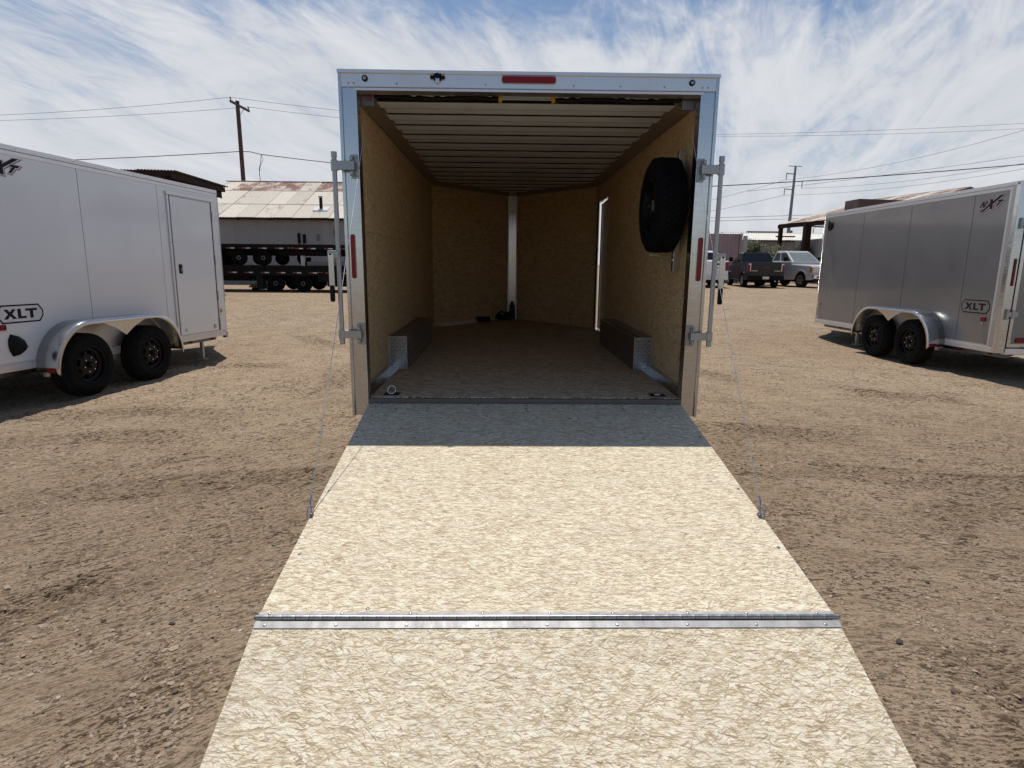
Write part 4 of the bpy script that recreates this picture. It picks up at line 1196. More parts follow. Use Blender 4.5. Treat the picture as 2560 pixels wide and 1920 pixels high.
# door
dr = part('side_door', bx(1.345, 2.262, D0, D0+.014, .505, 2.462), M['white_skin'], TL, bevel=.004)
fr = MB()
for a in ((1.275, 1.312, D0, D0+.020, .455, 2.475), (2.290, 2.325, D0, D0+.016, .455, 2.475)): fr.box(X_(a[2]), X_(a[3]), a[0], a[1], a[4], a[5])
part('door_frame', fr, M['white_rail'], TL, bevel=.003)
hdm = part('door_header', bx(1.262, 2.345, D0, D0+.030, 2.478, 2.522), M['white_rail'], TL, bevel=.004)
part('door_header', bx(1.335, 2.28, D0+.002, D0+.018, 2.462, 2.474), M['alu_dull'], TL)
part('door_sill', bx(1.275, 2.325, D0, D0+.018, .462, .498), M['white_rail'], TL, bevel=.003)
part('door_gasket', bx(1.314, 1.342, D0-.004, D0+.003, .50, 2.462), M['gap'], TL)
part('door_gasket', bx(2.264, 2.289, D0-.004, D0+.003, .50, 2.462), M['gap'], TL)
for z in (2.26, 1.60, 1.05, .62): part('hinge', bx(2.256, 2.296, D0+.003, D0+.022, z-.075, z+.075), M['darksteel'], dr, bevel=.004)
lk = part('door_latch', bx(1.412, 1.482, D0+.014, D0+.026, 1.395, 1.525), M['black'], dr, bevel=.012, seg=3)
part('latch_paddle', bx(1.428, 1.466, D0+.026, D0+.034, 1.42, 1.475), M['darksteel'], lk, bevel=.004)
part('warning_sticker', MB().cyl((X_(D0+.014), 1.46, .575), (X_(D0+.0155), 1.46, .575), .030, n=18), M['alu_dull'], dr)
part('door_stop', bx(2.13, 2.17, D0+.014, D0+.030, .545, .605), M['zinc'], dr, bevel=.006)
part('rivet', MB().cyl((X_(D0), 1.07, .0+2.2), (X_(D0+.001), 1.07, 2.2), .004, n=6), M['zinc'], TL)
sn = MB(); sn.box(X_(D0+.01), X_(D0-.05), 2.44, 2.50, .365, .46); part('corner_bracket', sn, M['alu_dull'], TL)

# right: grey trailer (its left-hand side faces us)
TR, bx, X_, D0, sk = side_trailer('cargo_trailer', 'grey enclosed cargo trailer with two rear doors, standing right of the open trailer', (6.403, 5.69, 0), -.0036, -.0085, -1, 'grey_skin',
    -1.985, 2.83, [-1.222, .128, 1.452], dict(zb=.386, zt=2.664, ws=.466, js=1.05, jd=.32))
fn = lambda u, w, h: (X_(D0+h), -1.253-u, .903+w)
xlt_badge(TR, fn, .001)
fn = lambda u, w, h: (X_(D0+h), -1.283-u, 2.292+w)
nxt_logo(TR, fn, .001)
shield_vent(TR, X_, D0, 2.59, 2.41, -1)
part('side_light', bx(-1.745, -1.665, D0, D0+.022, .80, .860), M['red'], TR, bevel=.004)
part('light_lead', MB().cyl((X_(D0), -1.695, .775), (X_(D0+.014), -1.695, .775), .012, n=10), M['chrome'], TR)
part('side_light', bx(2.68, 2.745, D0, D0+.018, .775, .835), M['amber'], TR, bevel=.004)
part('light_lead', MB().cyl((X_(D0), 2.71, .757), (X_(D0+.012), 2.71, .757), .010, n=10), M['chrome'], TR)
# rear frame
rp_ = part('corner_post', bx(-1.99, -1.925, D0-.008, D0+.012, .386, 2.62), M['alu'], TR, bevel=.004)
part('edge_trim', bx(-1.922, -1.865, D0-.006, D0+.008, .47, 2.60), M['alu_dull'], rp_, bevel=.004)
part('edge_trim', bx(-1.862, -1.825, D0-.006, D0+.005, .48, 2.59), M['white_rail'], rp_, bevel=.003)
part('corner_post', bx(-2.0, -1.93, D0-.115, D0+.010, .386, 2.66), M['alu'], TR, bevel=.005)
part('corner_post', bx(-2.0, -1.93, -2.30, -2.18, .386, 2.66), M['alu'], TR, bevel=.005)
part('rear_header', bx(-2.0, -1.93, -.316, -2.18, 2.50, 2.66), M['alu_h'], TR, bevel=.005)
part('rear_sill', bx(-2.02, -1.93, -.316, -2.18, .37, .455), M['alu_h'], TR, bevel=.004)
for a, b in ((-.345, -1.245), (-1.255, -2.165)):
    d_ = part('rear_door', bx(-1.995, -1.95, a, b, .47, 2.48), M['grey_skin'], TR, bevel=.003)
    part('door_edge', bx(-2.006, -1.95, a+.018, a-.03, .47, 2.48), M['alu'], d_, bevel=.003)
    part('door_edge', bx(-2.006, -1.95, a-.03, b, .468, .52), M['alu'], d_, bevel=.003)
    part('door_reflector', bx(-2.012, -2.004, a-.10, a-.24, .535, .600), M['red'], d_)
    part('cam_handle', bx(-2.03, -2.0, a-.26, b+.1, 1.46, 1.51), M['galv'], d_, bevel=.003)
    hl = MB(); hl.tube([(X_(a-.15), -2.0, 1.60), (X_(a-.15), -2.04, 1.62), (X_(a-.13), -2.04, 2.0), (X_(a-.13), -2.0, 2.03)], .008, 8); part('grab_bar', hl, M['galv'], d_, smooth=60)
    hk = MB(); hk.box(X_(a-.33), X_(a-.40), -2.035, -2.0, .47, .78); hk.box(X_(a-.22), X_(a-.45), -2.06, -2.0, .455, .475); part('door_holdback', hk, M['galv'], d_, bevel=.003)
for z in (2.12, 1.42, .92):
    hg = MB(); hg.box(X_(D0-.07), X_(-.40), -2.03, -2.0, z-.035, z+.035); hg.cyl((X_(-.325), -2.025, z-.06), (X_(-.325), -2.025, z+.06), .018, n=10); hg.box(X_(D0-.075), X_(D0-.045), -2.03, -2.0, z-.07, z+.07)
    if z != 1.42: part('door_hinge', hg, M['galv'], TR, bevel=.003)
part('tail_light', bx(-2.018, -2.0, D0-.055, D0-.082, 1.30, 1.66), M['red'], TR, bevel=.008, seg=3)
part('door_gap', bx(-1.98, -1.96, D0-.117, D0-.142, .46, 2.5), M['gap'], TR)

# ------------------------------------------------------------------ flatbed trailers stacked in the back
def flatbed(name, label, yf, zd, x0, x1, rail0, rail1, tape_xs, tape_z, wheels, wz, wm, deck, group):
    t = thing(name, label, 'flatbed trailer', ((x0+x1)/2, yf+1.2, bz(yf)), group=group)
    ox, oy, oz = (x0+x1)/2, yf+1.2, bz(yf)
    L = lambda a, b, c, d, e, f: MB().box(a-ox, b-ox, c-oy, d-oy, e-oz, f-oz)
    part('deck', L(x0, x1, yf+.02, yf+2.4, rail1-.04, zd), M['brown_side'] if deck else M['blackpaint'], t)
    part('side_rail', L(x0, x1, yf, yf+.06, rail0, rail1), M['blackpaint'], t, bevel=.004)
    part('side_rail', L(x0, x1, yf+2.35, yf+2.41, rail0, rail1), M['blackpaint'], t)
    for yy in (.75, 1.6): part('main_beam', L(x0, x1, yf+yy, yf+yy+.1, rail0-.22, rail1-.04), M['blackpaint'], t)
    cm = L(0, .001, 0, .001, 0, .001); cm = MB()
    k = x0+.3
    while k < x1: cm.box(k-ox, k+.06-ox, .06+yf-oy, yf+2.35-oy, rail0-oz, rail1-.045-oz); k += .5
    part('cross_member', cm, M['blackpaint'], t)
    for k in tape_xs:
        part('reflector_red', L(k, k+.155, yf-.004, yf, tape_z-.022, tape_z+.022), M['tape_red'], t)
        part('reflector_white', L(k+.158, k+.315, yf-.004, yf, tape_z-.022, tape_z+.022), M['tape_white'], t)
    for x in wheels:
        add_wheel(t, (0, 0, 0), 1, wm, 8)
        w = [c for c in kids(t) if c.name.startswith('wheel')][-1]
    ws_ = [c for c in kids(t) if c.name.startswith('wheel')]
    for w, x in zip(ws_, wheels):
        w.location = (x-ox, yf+.12-oy, wz-oz); w.rotation_euler = (0, 0, -math.pi/2)
        w2 = link('wheel', wm['tyre'], t, (x-ox, yf+2.3-oy, wz-oz), (0, 0, math.pi/2)); link('rim', wm['rim'], w2)
    return t, L
M['tape_red'] = plain('tape_red', (.32, .015, .02), .35)
M['tape_white'] = plain('tape_white', (.62, .60, .57), .35)
WF = wheel_meshes(.325, .20, rimr=.20); WU = wheel_meshes(.285, .19, rimr=.185)
yf = 19.2
FLw, L = flatbed('flatbed_trailer', 'black flatbed trailer standing on the ground with another flatbed stacked on it', yf, 1.40, -13.2, -3.0, 1.02, 1.29, [-10.62+.61*i for i in range(-3, 12)], 1.135, [-8.92, -7.86], .725, WF, True, 'stacked black flatbed trailers')
for x in (-8.92, -7.86): part('wheel_arch', L(x-.40, x+.40, yf+.02, yf+.3, 1.065, 1.09), M['blackpaint'], FLw)
part('mud_flap', L(-9.60, -9.36, yf+.05, yf+.40, .50, 1.02), M['black'], FLw)
part('landing_gear', L(-6.9, -6.2, yf+.1, yf+.5, .62, 1.02), M['blackpaint'], FLw)
part('toolbox', L(-7.25, -6.7, yf+.02, yf+.5, .80, 1.30), M['blackpaint'], FLw, bevel=.01)
part('marker_light', L(-7.22, -7.17, yf-.01, yf, 1.14, 1.17), M['amber'], FLw)
part('marker_light', L(-7.11, -7.06, yf-.01, yf, 1.14, 1.17), M['amber'], FLw)
for x in (-9.3, -8.4, -7.4, -6.2): part('stake_pocket', L(x, x+.05, yf-.03, yf, 1.18, 1.40), M['blackpaint'], FLw)
part('headboard_leg', L(-12.9, -12.7, yf+.4, yf+.6, .40, 1.02), M['blackpaint'], FLw)
part('headboard_leg', L(-3.4, -3.2, yf+.4, yf+.6, .40, 1.02), M['blackpaint'], FLw)
FUp, L = flatbed('flatbed_trailer', 'black flatbed trailer stacked on top of another flatbed in front of the warehouse', yf, 2.20, -13.0, -3.4, 2.0, 2.18, [-10.64, -10.05, -9.43, -8.8, -8.05, -7.58, -6.94, -6.3, -5.7], 2.045, [-10.25, -9.32], 1.685, WU, False, 'stacked black flatbed trailers')
for x in (-8.45,): 
    w = link('wheel', WU['tyre'], FUp, (x+8.2, 1.0, 1.685-bz(yf)), (0, 0, -math.pi/2)); link('rim', WU['rim'], w)
part('drop_axle', L(-9.05, -6.9, yf+.6, yf+1.5, 1.78, 2.0), M['blackpaint'], FUp)
part('marker_light', L(-8.32, -8.24, yf-.01, yf, 2.05, 2.075), M['amber'], FUp)
part('marker_light', L(-8.18, -8.10, yf-.01, yf, 2.05, 2.075), M['amber'], FUp)
part('tool_post', L(-7.95, -7.80, yf+.3, yf+.45, 1.40, 1.78), M['galv'], FUp)
for x in (-12.6, -11.4, -5.9, -4.2): part('support_block', L(x, x+.25, yf+.4, yf+2.0, 1.40, 2.0), M['rust_wood'], FUp)
rd = MB().cyl((-7.83, yf+.2, 1.745), (-4.2, yf+.2, 1.745), .025, n=10)
tag(part('steel_pipe', rd, M['galv'], None), 'long grey steel pipe lying under the upper flatbed deck', 'pipe')
pb = MB().box(-7.7, -4.3, yf+.25, yf+1.2, 1.402, 1.56)
tag(part('steel_rack', pb, M['darksteel'], None, bevel=.01), 'dark steel rack resting on the lower flatbed deck', 'rack')
tag(part('white_beam', MB().box(-11.6, -9.5, 20.4, 20.6, .77, .83), M['white_board'], None, bevel=.005), 'white beam lying on timbers under the lower flatbed', 'beam')
lb_ = MB()
tp_ = thing('timber_stack', 'low stack of orange-brown timbers on the ground under the flatbed', 'timber', (-10.3, 20.6, bz(20.6)))
for i in range(2):
    part('timber', MB().box(-.05+.04*i, .9-.03*i, -.3, .3, .12+.07*i, .18+.07*i), M['lumber'], tp_, bevel=.008)
for i in range(2): part('post', MB().box(.05+.6*i, .15+.6*i, -.25, .25, 0, .12), M['rust_wood'], tp_)

# ------------------------------------------------------------------ corrugated sheet helper
def corr_sheet(w, l, pitch, amp, mat, name, seg=6, rows=1):
    """local x across the ribs, local y along them, ribs lift local z"""
    n = max(2, int(round(w/pitch)))*seg
    m = MB(); rws = []
    for j in range(rows+1):
        rws.append([(w*i/n, l*j/rows, amp*math.cos(2*math.pi*i/seg)) for i in range(n+1)])
    m.sheet(rws); return m.mesh(name, mat, 60)

# ------------------------------------------------------------------ warehouse
gw = bz(27)
WH = thing('warehouse', 'old warehouse with a cream and rust patched tin roof behind the stacked flatbeds', 'building', (-10, 30, gw))
ex, ey, ez = -16.25, 27.0, 3.71
rx_end, ry, rzz = -3.5, 33.0, 6.13
sl = math.hypot(ry-ey, rzz-ez); ang_ = math.atan2(rzz-ez, ry-ey)
cw = .935
rowl = [(0, 2.17), (2.13, 4.62), (4.58, sl+.05)]
mats = [['roof_cream', 'roof_cream2', 'roof_cream'], ['roof_cream', 'roof_cream', 'roof_cream2'], ['roof_rust', 'roof_rust', 'roof_cream2']]
cache = {}
for r_, (a, b) in enumerate(rowl):
    for c in range(14):
        mk = mats[r_][(c*7+r_*3) % 3] if r_ < 2 else ('roof_rust' if c % 9 not in (0, 5) else 'roof_cream2')
        key = (r_, mk)
        if key not in cache: cache[key] = corr_sheet(cw, b-a, .078, .014, M[mk], 'roof_sheet')
        h = .016*r_+(.010 if c % 2 else 0)
        p = Vector((ex+c*cw*.985, ey+a*math.cos(ang_)-h*math.sin(ang_), ez+a*math.sin(ang_)+h*math.cos(ang_)))-Vector((-10, 30, gw))
        link('roof_sheet', cache[key], WH, p, (ang_+random.uniform(-.002, .002), random.uniform(-.004, .004), random.uniform(-.004, .004)))
# far slope, ridge cap and gable
bk = MB(); bk.hexa([(ex+10, ry-30, rzz-gw-.04), (rx_end+10, ry-30, rzz-gw-.04), (rx_end+10, 39-30, 3.7-gw), (ex+10, 39-30, 3.7-gw)], [(ex+10, ry-30, rzz-gw-.01), (rx_end+10, ry-30, rzz-gw-.01), (rx_end+10, 39-30, 3.73-gw), (ex+10, 39-30, 3.73-gw)])
part('rear_roof', bk, M['roof_cream'], WH)
part('ridge_cap', MB().bar((ex+10-.15, 3.0, rzz-gw+.03), (rx_end+10, 3.0, rzz-gw+.03), .30, .03), M['roof_cream2'], WH)
wsh = corr_sheet(1.12, 3.66-gw, .09, .012, M['corr_grey'], 'wall_sheet')
for c in range(11):
    link('wall_sheet', wsh, WH, (-16.0+1.11*c+10, 27.4-30, 0), (math.pi/2, 0, 0))
gb = MB(); gb.prism([(27.35, gw), (38.7, gw), (38.7, 3.65), (33, 6.0), (27.35, 3.65)], lambda u, v, h: (h+10, u-30, v-gw), -16.02, -15.98); part('gable_wall', gb, M['corr_grey'], WH)
part('wall_core', MB().box(-15.9+10, -3.7+10, 27.45-30, 38.6-30, 0, 3.6-gw), M['gap'], WH)
for x, w_, z0, z1 in ((-10.60, .14, 2.45, 2.98), (-10.34, .16, 2.46, 2.92)):
    part('wall_slot', MB().box(x+10, x+w_+10, 27.36-30, 27.40-30, z0-gw, z1-gw), M['gap'], WH)
part('wall_patch', MB().box(-9.62+10, -9.50+10, 27.37-30, 27.40-30, 2.6-gw, 2.95-gw), M['corr_dark'] if 'corr_dark' in M else M['darksteel'], WH)
part('wall_vent', MB().box(-8.75+10, -8.52+10, 27.33-30, 27.40-30, 2.85-gw, 3.12-gw), M['darksteel'], WH)
for x in (-13.6, -12.0, -10.45, -8.85): part('rafter_end', MB().box(x+10, x+.12+10, 27.12-30, 27.45-30, 3.60-gw, 3.69-gw), M['rust_wood'], WH)
fa = MB().box(ex+10, rx_end+10, 27.06-30, 27.09-30, 3.60-gw, 3.69-gw); part('eave_board', fa, M['rust_wood'], WH)
cpz = ez+1.25*math.sin(ang_)/math.cos(ang_)
cy_ = 28.25-30
ch = part('exhaust_pipe', MB().cyl((.42, cy_, cpz-gw-.1), (.42, cy_, cpz-gw+.60), .082, n=14), M['rust_wood'], WH, smooth=40)
part('pipe_cap', MB().cyl((.42, cy_, cpz-gw+.62), (.42, cy_, cpz-gw+.66), .12, n=14), M['darksteel'], ch)
m = MB(); m.hexa([(.06, cy_-.32, cpz-gw-.09), (.82, cy_-.32, cpz-gw-.09), (.82, cy_+.25, cpz-gw+.14), (.06, cy_+.25, cpz-gw+.14)], [(.06, cy_-.32, cpz-gw-.06), (.82, cy_-.32, cpz-gw-.06), (.82, cy_+.25, cpz-gw+.17), (.06, cy_+.25, cpz-gw+.17)])
part('pipe_flashing', m, M['white_paint'], ch)

# ------------------------------------------------------------------ dark shed roof left
gs = bz(13)
SH = thing('open_shed', 'dark open shed with a corrugated roof edge behind the white trailer', 'shed', (-11.8, 15.5, gs))
O = Vector((-11.8, 15.5, gs))
K = Vector((-9.19, 13.0, 3.985)); Wd = 6.0
dirb = Vector((-.165, 1, .036)).normalized()
sheetm = corr_sheet(1.0, 5.5, .082, .017, M['roof_dark'], 'roof_sheet')
for c in range(6):
    o = link('roof_sheet', sheetm, SH, K+Vector((-1.0*(c+1), 0, 0))-O, (math.atan2(dirb.z, 1), 0, .163))
E1 = K+dirb*5.5
def rel(*p): return tuple(Vector(p)-O)
part('front_beam', MB().bar(rel(K.x-.02, K.y+.06, K.z-.09), rel(K.x-Wd, K.y+.06, K.z-.09), .05, .14), M['rust_wood'], SH)
part('side_beam', MB().bar(tuple(K+Vector((-.10, .1, -.12))-O), tuple(E1+Vector((-.10, 0, -.12))-O), .05, .16), M['rust_wood'], SH)
part('side_board', MB().bar(tuple(K+Vector((-.22, .15, -.26))-O), tuple(E1+Vector((-.22, 0, -.26))-O), .03, .30), M['rust_wood'], SH)
part('back_beam', MB().bar(tuple(E1+Vector((-.1, -.1, -.12))-O), tuple(E1+Vector((-Wd, -.1, -.12))-O), .05, .16), M['rust_wood'], SH)
for k in range(5): part('rafter', MB().bar(tuple(K+Vector((-1.2*k-1.2, .1, -.10))-O), tuple(E1+Vector((-1.2*k-1.2, -.1, -.10))-O), .05, .12), M['rust_wood'], SH)
for p in (K+Vector((-.3, .2, 0)), K+Vector((-5.6, .2, 0)), E1+Vector((-.4, -.3, 0)), E1+Vector((-5.6, -.3, 0))):
    q = p-O; part('post', MB().box(q.x-.07, q.x+.07, q.y-.07, q.y+.07, -.05, q.z-.1), M['rust_wood'], SH)

# ------------------------------------------------------------------ utility pole and its wires
gp = bz(40)
UP = thing('utility_pole', 'tall brown wooden utility pole with one crossarm behind the warehouse', 'utility pole', (-18.25, 40, gp))
part('pole', MB().cyl((0, 0, -.3), (-.03, 0, 12.25-gp), .17, .13, n=12), M['pole_wood'], UP, smooth=40)
part('crossarm', MB().bar((-.02, -1.15, 11.97-gp), (.12, 1.55, 11.96-gp), .11, .13), M['pole_wood'], UP)
part('arm_brace', MB().bar((.02, .05, 11.3-gp), (.08, .75, 11.9-gp), .03, .03), M['galv'], UP)
for y, x in ((-1.1, -.02), (1.45, .12)):
    i_ = part('insulator', MB().lathe([(.03, 0), (.055, .06), (.05, .10), (.065, .13), (.04, .2), (0, .21)], (x, y, 12.04-gp), 10, 'z'), M['ceramic'], UP, smooth=50)
def catenary(p0, p1, sag, n=24):
    p0, p1 = Vector(p0), Vector(p1)
    return [p0.lerp(p1, i/n)-Vector((0, 0, sag*4*(i/n)*(1-i/n))) for i in range(n+1)]
def wire(pts, r, mat, label, group='overhead wires'):
    m = MB(); m.tube(pts, r, 5)
    return tag(part('overhead_wire', m, M[mat], None, smooth=60), label, 'wire', group)
c1 = catenary((-44, 38.9, 10.6), (-18.27, 38.9, 12.22), .35)+catenary((-18.27, 38.9, 12.22), (4, 38.9, 10.6), .25)[1:]
wire(c1, .012, 'wire_far', 'thin wire over the near end of the wooden pole crossarm, topmost on the left')
c1 = catenary((-46, 41.45, 10.9), (-18.13, 41.45, 12.22), .30)+catenary((-18.13, 41.45, 12.22), (4, 41.45, 10.7), .25)[1:]
wire(c1, .012, 'wire_far', 'thin wire over the far end of the wooden pole crossarm, just under the topmost')
c1 = catenary((-38, 39.8, 8.0), (-18.3, 39.8, 8.96), .12)+[Vector((-17.6, 39.8, 8.95)), Vector((-16.83, 39.8, 8.78))]+catenary((-16.83, 39.8, 8.78), (-3, 39.8, 7.5), .06)[1:]
wire(c1, .026, 'wire', 'thick cable crossing the wooden pole at half height above the shed')
wire([Vector((-16.83, 39.8, 8.77)), Vector((-16.9, 39.8, 8.3)), Vector((-17.04, 39.8, 7.8)), Vector((-17.02, 39.8, 7.0)), Vector((-16.9, 39.6, 5.6))], .022, 'wire_far', 'loose drop cable hanging from the thick cable down to the warehouse ridge')
wire([Vector((-16.80, 39.8, 8.76)), Vector((-16.72, 39.8, 8.45)), Vector((-16.95, 39.8, 8.0)), Vector((-17.07, 39.8, 7.4))], .014, 'wire_far', 'slack loop of wire beside the drop cable above the warehouse ridge')
wire(catenary((9, 45, 11.35), (50, 45, 13.3), .35), .011, 'wire_far', 'upper of two thin high wires right of the open trailer')
wire(catenary((9, 46, 11.55), (51, 46, 13.1), .45), .011, 'wire_far', 'lower of two thin high wires right of the open trailer')
wire(catenary((10, 40, 6.78), (50, 40, 10.2), .35), .032, 'wire', 'thick black cable crossing the steel pole above the grey trailer')
wire(catenary((18, 42, 6.95), (50, 42, 11.6), .25), .013, 'wire_far', 'thin wire running close above the thick black cable to the right')
wire(catenary((12, 60, 6.05), (60, 60, 8.0), .10), .022, 'wire_far', 'upper of two low wires above the pink container')
wire(catenary((12, 60, 5.72), (60, 60, 7.65), .10), .022, 'wire_far', 'lower of two low wires above the pink container')

# steel transmission pole
gt = .4
SP = thing('steel_pole', 'tall grey steel power pole with side arms far behind the trucks', 'power pole', (48.15, 100, gt))
part('shaft', MB().cyl((0, 0, 0), (.28, 0, 17.4), .36, .17, n=12), M['steel_pole'], SP, smooth=40)
part('top_bar', MB().bar((-.85, 0, 17.37), (1.35, 0, 17.33), .10, .10), M['steel_pole'], SP)
for (xa, za), (xj, zj), zb_ in (((47.04, 16.62), (48.4, 16.48), 15.55), ((49.78, 15.38), (48.4, 15.29), 14.28), ((46.93, 14.14), (48.22, 14.05), 13.12)):
    part('side_arm', MB().bar((xj-48.15, 0, zj-gt), (xa-48.15, 0, za-gt), .13, .13), M['steel_pole'], SP)
    part('insulator', MB().cyl((xa-48.15, 0, za-gt), (xa-48.15, 0, zb_-gt), .075, .06, n=8), M['steel_pole'], SP)
for (x, z), (x2, z2), lab in (((47.02, 15.57), (22.0, 8.4), 'faint wire sloping down from the upper left arm of the steel pole'), ((46.92, 13.12), (22.0, 7.2), 'faint wire sloping down from the lower left arm of the steel pole')):
    wire(catenary((x, 100, z), (x2, 130, z2+2.2), .6), .03, 'wire_far', lab)
wire(catenary((47.02, 100, 15.57), (64, 68, 18.4), 1.0), .022, 'wire_far', 'faint wire rising from the upper arm of the steel pole to the right')
wire(catenary((49.78, 100, 14.28), (70, 72, 15.4), .9), .022, 'wire_far', 'faint wire from the middle arm of the steel pole to the right')
wire(catenary((46.92, 100, 13.12), (66, 70, 13.9), .8), .022, 'wire_far', 'faint wire from the lowest arm of the steel pole to the right')

# ------------------------------------------------------------------ right background
gr = .4
# pink container
CT = thing('shipping_container', 'faded pink shipping container behind the white pickup', 'container', (12.4, 37.2, gr))
def cont():
    x0, x1, z0, z1 = -3.1, 3.08, .12, 3.2
    part('floor_frame', MB().box(x0, x1, -1.2, 1.2, .02, .16), M['pink'], CT)
    m = MB(); rows = [[], []]; x = x0+.12; k = 0
    pts = []
    while x < x1-.15:
        for dx, dy in ((0, 0), (.07, 0), (.11, .036), (.18, .036), (.22, 0)): pts.append((x+dx, -1.18+dy))
        x += .28
    m.sheet([[(a, b, z0) for a, b in pts], [(a, b, z1-.05) for a, b in pts]]); part('long_side', m, M['pink'], CT)
    m = MB(); m.sheet([[(a, -b, z0) for a, b in pts], [(a, -b, z1-.05) for a, b in pts]]); part('long_side', m, M['pink'], CT)
    for s in (x0, x1): part('end_wall', MB().box(s-.02, s+.02, -1.15, 1.15, z0, z1-.05), M['pink'], CT)
    part('roof', MB().box(x0, x1, -1.19, 1.19, z1-.06, z1-.02), M['pink'], CT)
    for s in (x0, x1):
        for q in (-1.2, 1.2):
            part('corner_post', MB().box(s-.08, s+.08, q-.06, q+.06, .02, z1), M['pink'], CT)
            part('corner_casting', MB().box(s-.1, s+.1, q-.085, q+.085, z1-.12, z1+.01), M['galv'], CT, bevel=.01)
    part('vent', MB().box(1.35, 1.55, -1.225, -1.19, 2.72, 2.9), M['rust_wood'], CT)
cont()
PO = tag(part('steel_post', MB().box(15.30, 15.52, 35.0, 35.2, gr, 3.42), M['corr_light'], None, bevel=.01), 'pale square post at the right end of the pink container', 'post')
# long white roofed building
LB = thing('long_building', 'long low grey building with a bright pale roof beyond the trucks', 'building', (31, 58, gr))
part('wall', MB().box(-8, 14, -2.7, 6, 0, 3.58), M['grey_wall'], LB)
shm = corr_sheet(1.1, 5.2, .28, .03, M['white_roof'], 'roof_sheet')
a_ = math.atan2(.90, 5.1)
for c in range(21): link('roof_sheet', shm, LB, (-8.3+1.08*c, -3.0, 3.60), (a_, 0, 0))
part('fascia', MB().box(-8.3, 14.3, -2.98, -2.9, 3.46, 3.58), M['rust_wood'], LB)
part('ridge_cap', MB().box(-8.3, 14.3, 2.0, 2.3, 4.46, 4.52), M['white_roof'], LB)
part('parapet', MB().box(-5.4, -1.9, 2.5, 2.8, 4.3, 4.70), M['grey_wall'], LB)
part('roof_patch', MB().box(-3.9, -2.0, -1.1, -.9, 3.98, 4.08), M['rust_wood'], LB)
part('cooler_box', MB().box(-1.6+2.3, .4+2.3, -2.6, -1.2, 3.72, 4.30), M['rust_wood'], LB, bevel=.02)
# street lamp and stub far away
SL_ = thing('street_lamp', 'small distant street lamp with a short arm beyond the pale roof', 'street lamp', (42.4, 80, gr))
part('post', MB().cyl((0, 0, 0), (0, 0, 6.2), .09, .06, n=8), M['steel_pole'], SL_)
part('arm', MB().tube([(0, 0, 6.1), (.3, 0, 6.45), (.9, 0, 6.6), (1.3, 0, 6.62)], .04, 6), M['steel_pole'], SL_)
part('lamp_head', MB().box(1.1, 1.6, -.1, .1, 6.55, 6.66), M['steel_pole'], SL_, bevel=.02)
CH = tag(part('flue_pipe', MB().cyl((32.8, 66, gr), (32.8, 66, 5.5), .16, n=8), M['darksteel'], None), 'dark flue pipe standing up behind the pale roof', 'pipe')
# corrugated fence
FN_ = thing('corrugated_fence', 'pale grey corrugated metal fence behind the silver pickup', 'fence', (21.1, 37.5, gr))
fsh = corr_sheet(.8, 2.96, .10, .015, M['corr_light'], 'fence_sheet')
for c in range(10): link('fence_sheet', fsh, FN_, (.25-.056*c, 3.2-.8*c, 0), (math.pi/2, 0, -math.pi/2-.07))
for c in range(4): part('fence_post', MB().box(.28-.14*c, .36-.14*c, 2.9-2.2*c, 3.0-2.2*c, 0, 2.9), M['galv'], FN_)
# open canopy
CN = thing('open_canopy', 'open timber canopy with a rusty sloping tin roof above the silver pickup', 'canopy', (23, 36, gr))
cO = Vector((23, 36, gr))
A_ = Vector((19.8, 40.3, 4.49)); Bd = Vector((.19, -1, 0)).normalized(); Ud = Vector((1, .19, .27)).normalized()
n_up = Bd.cross(Ud)
csm = corr_sheet(.95, 7.2, .10, .016, M['roof_rust'], 'roof_sheet'); csm2 = corr_sheet(.95, 7.2, .10, .016, M['roof_cream2'], 'roof_sheet')
rotm = Matrix((Bd, Ud, n_up if n_up.z > 0 else -n_up)).transposed()
if rotm.determinant() < 0: rotm = Matrix((-Bd, Ud, n_up if n_up.z > 0 else -n_up)).transposed()
for c in range(9):
    base = A_+Bd*(.94*c)
    if rotm.col[0].dot(Bd) < 0: base = base+Bd*.95
    o = link('roof_sheet', csm if c % 3 else csm2, CN, base-cO, rotm.to_euler())
fsl = MB(); e0, e1 = A_-Vector((0, 0, .17)), A_+Bd*8.4-Vector((0, 0, .17))
part('eave_beam', MB().bar(tuple(e0-cO), tuple(e1-cO), .12, .26), M['rust_wood'], CN)
for c in range(9):
    p = A_+Bd*(.94*c+.1)-Vector((0, 0, .07)); part('rafter', MB().bar(tuple(p-cO), tuple(p+Ud*7.1-cO), .06, .14), M['rust_wood'], CN)
top_ = A_+Ud*7.2
part('far_slope', MB().hexa([tuple(top_-cO), tuple(top_+Bd*8.4-cO), tuple(top_+Bd*8.4+Vector((6, 1.1, -1.6))-cO), tuple(top_+Vector((6, 1.1, -1.6))-cO)], [tuple(top_-cO+Vector((0, 0, .03))), tuple(top_+Bd*8.4-cO+Vector((0, 0, .03))), tuple(top_+Bd*8.4+Vector((6, 1.1, -1.57))-cO), tuple(top_+Vector((6, 1.1, -1.57))-cO)]), M['roof_dark'], CN)
for t__ in (.15, 3.0, 8.0):
    p = A_+Bd*t__-cO; w_ = .12 if t__ < 1 else .20
    part('post', MB().box(p.x-w_+.1, p.x+w_+.1, p.y-w_, p.y+w_, 0, p.z-.15), M['rust_wood'], CN)
for t__ in (.3, 7.8):
    p = A_+Ud*7.0+Bd*t__-cO; part('post', MB().box(p.x-.12, p.x+.12, p.y-.12, p.y+.12, 0, p.z-.2), M['rust_wood'], CN)
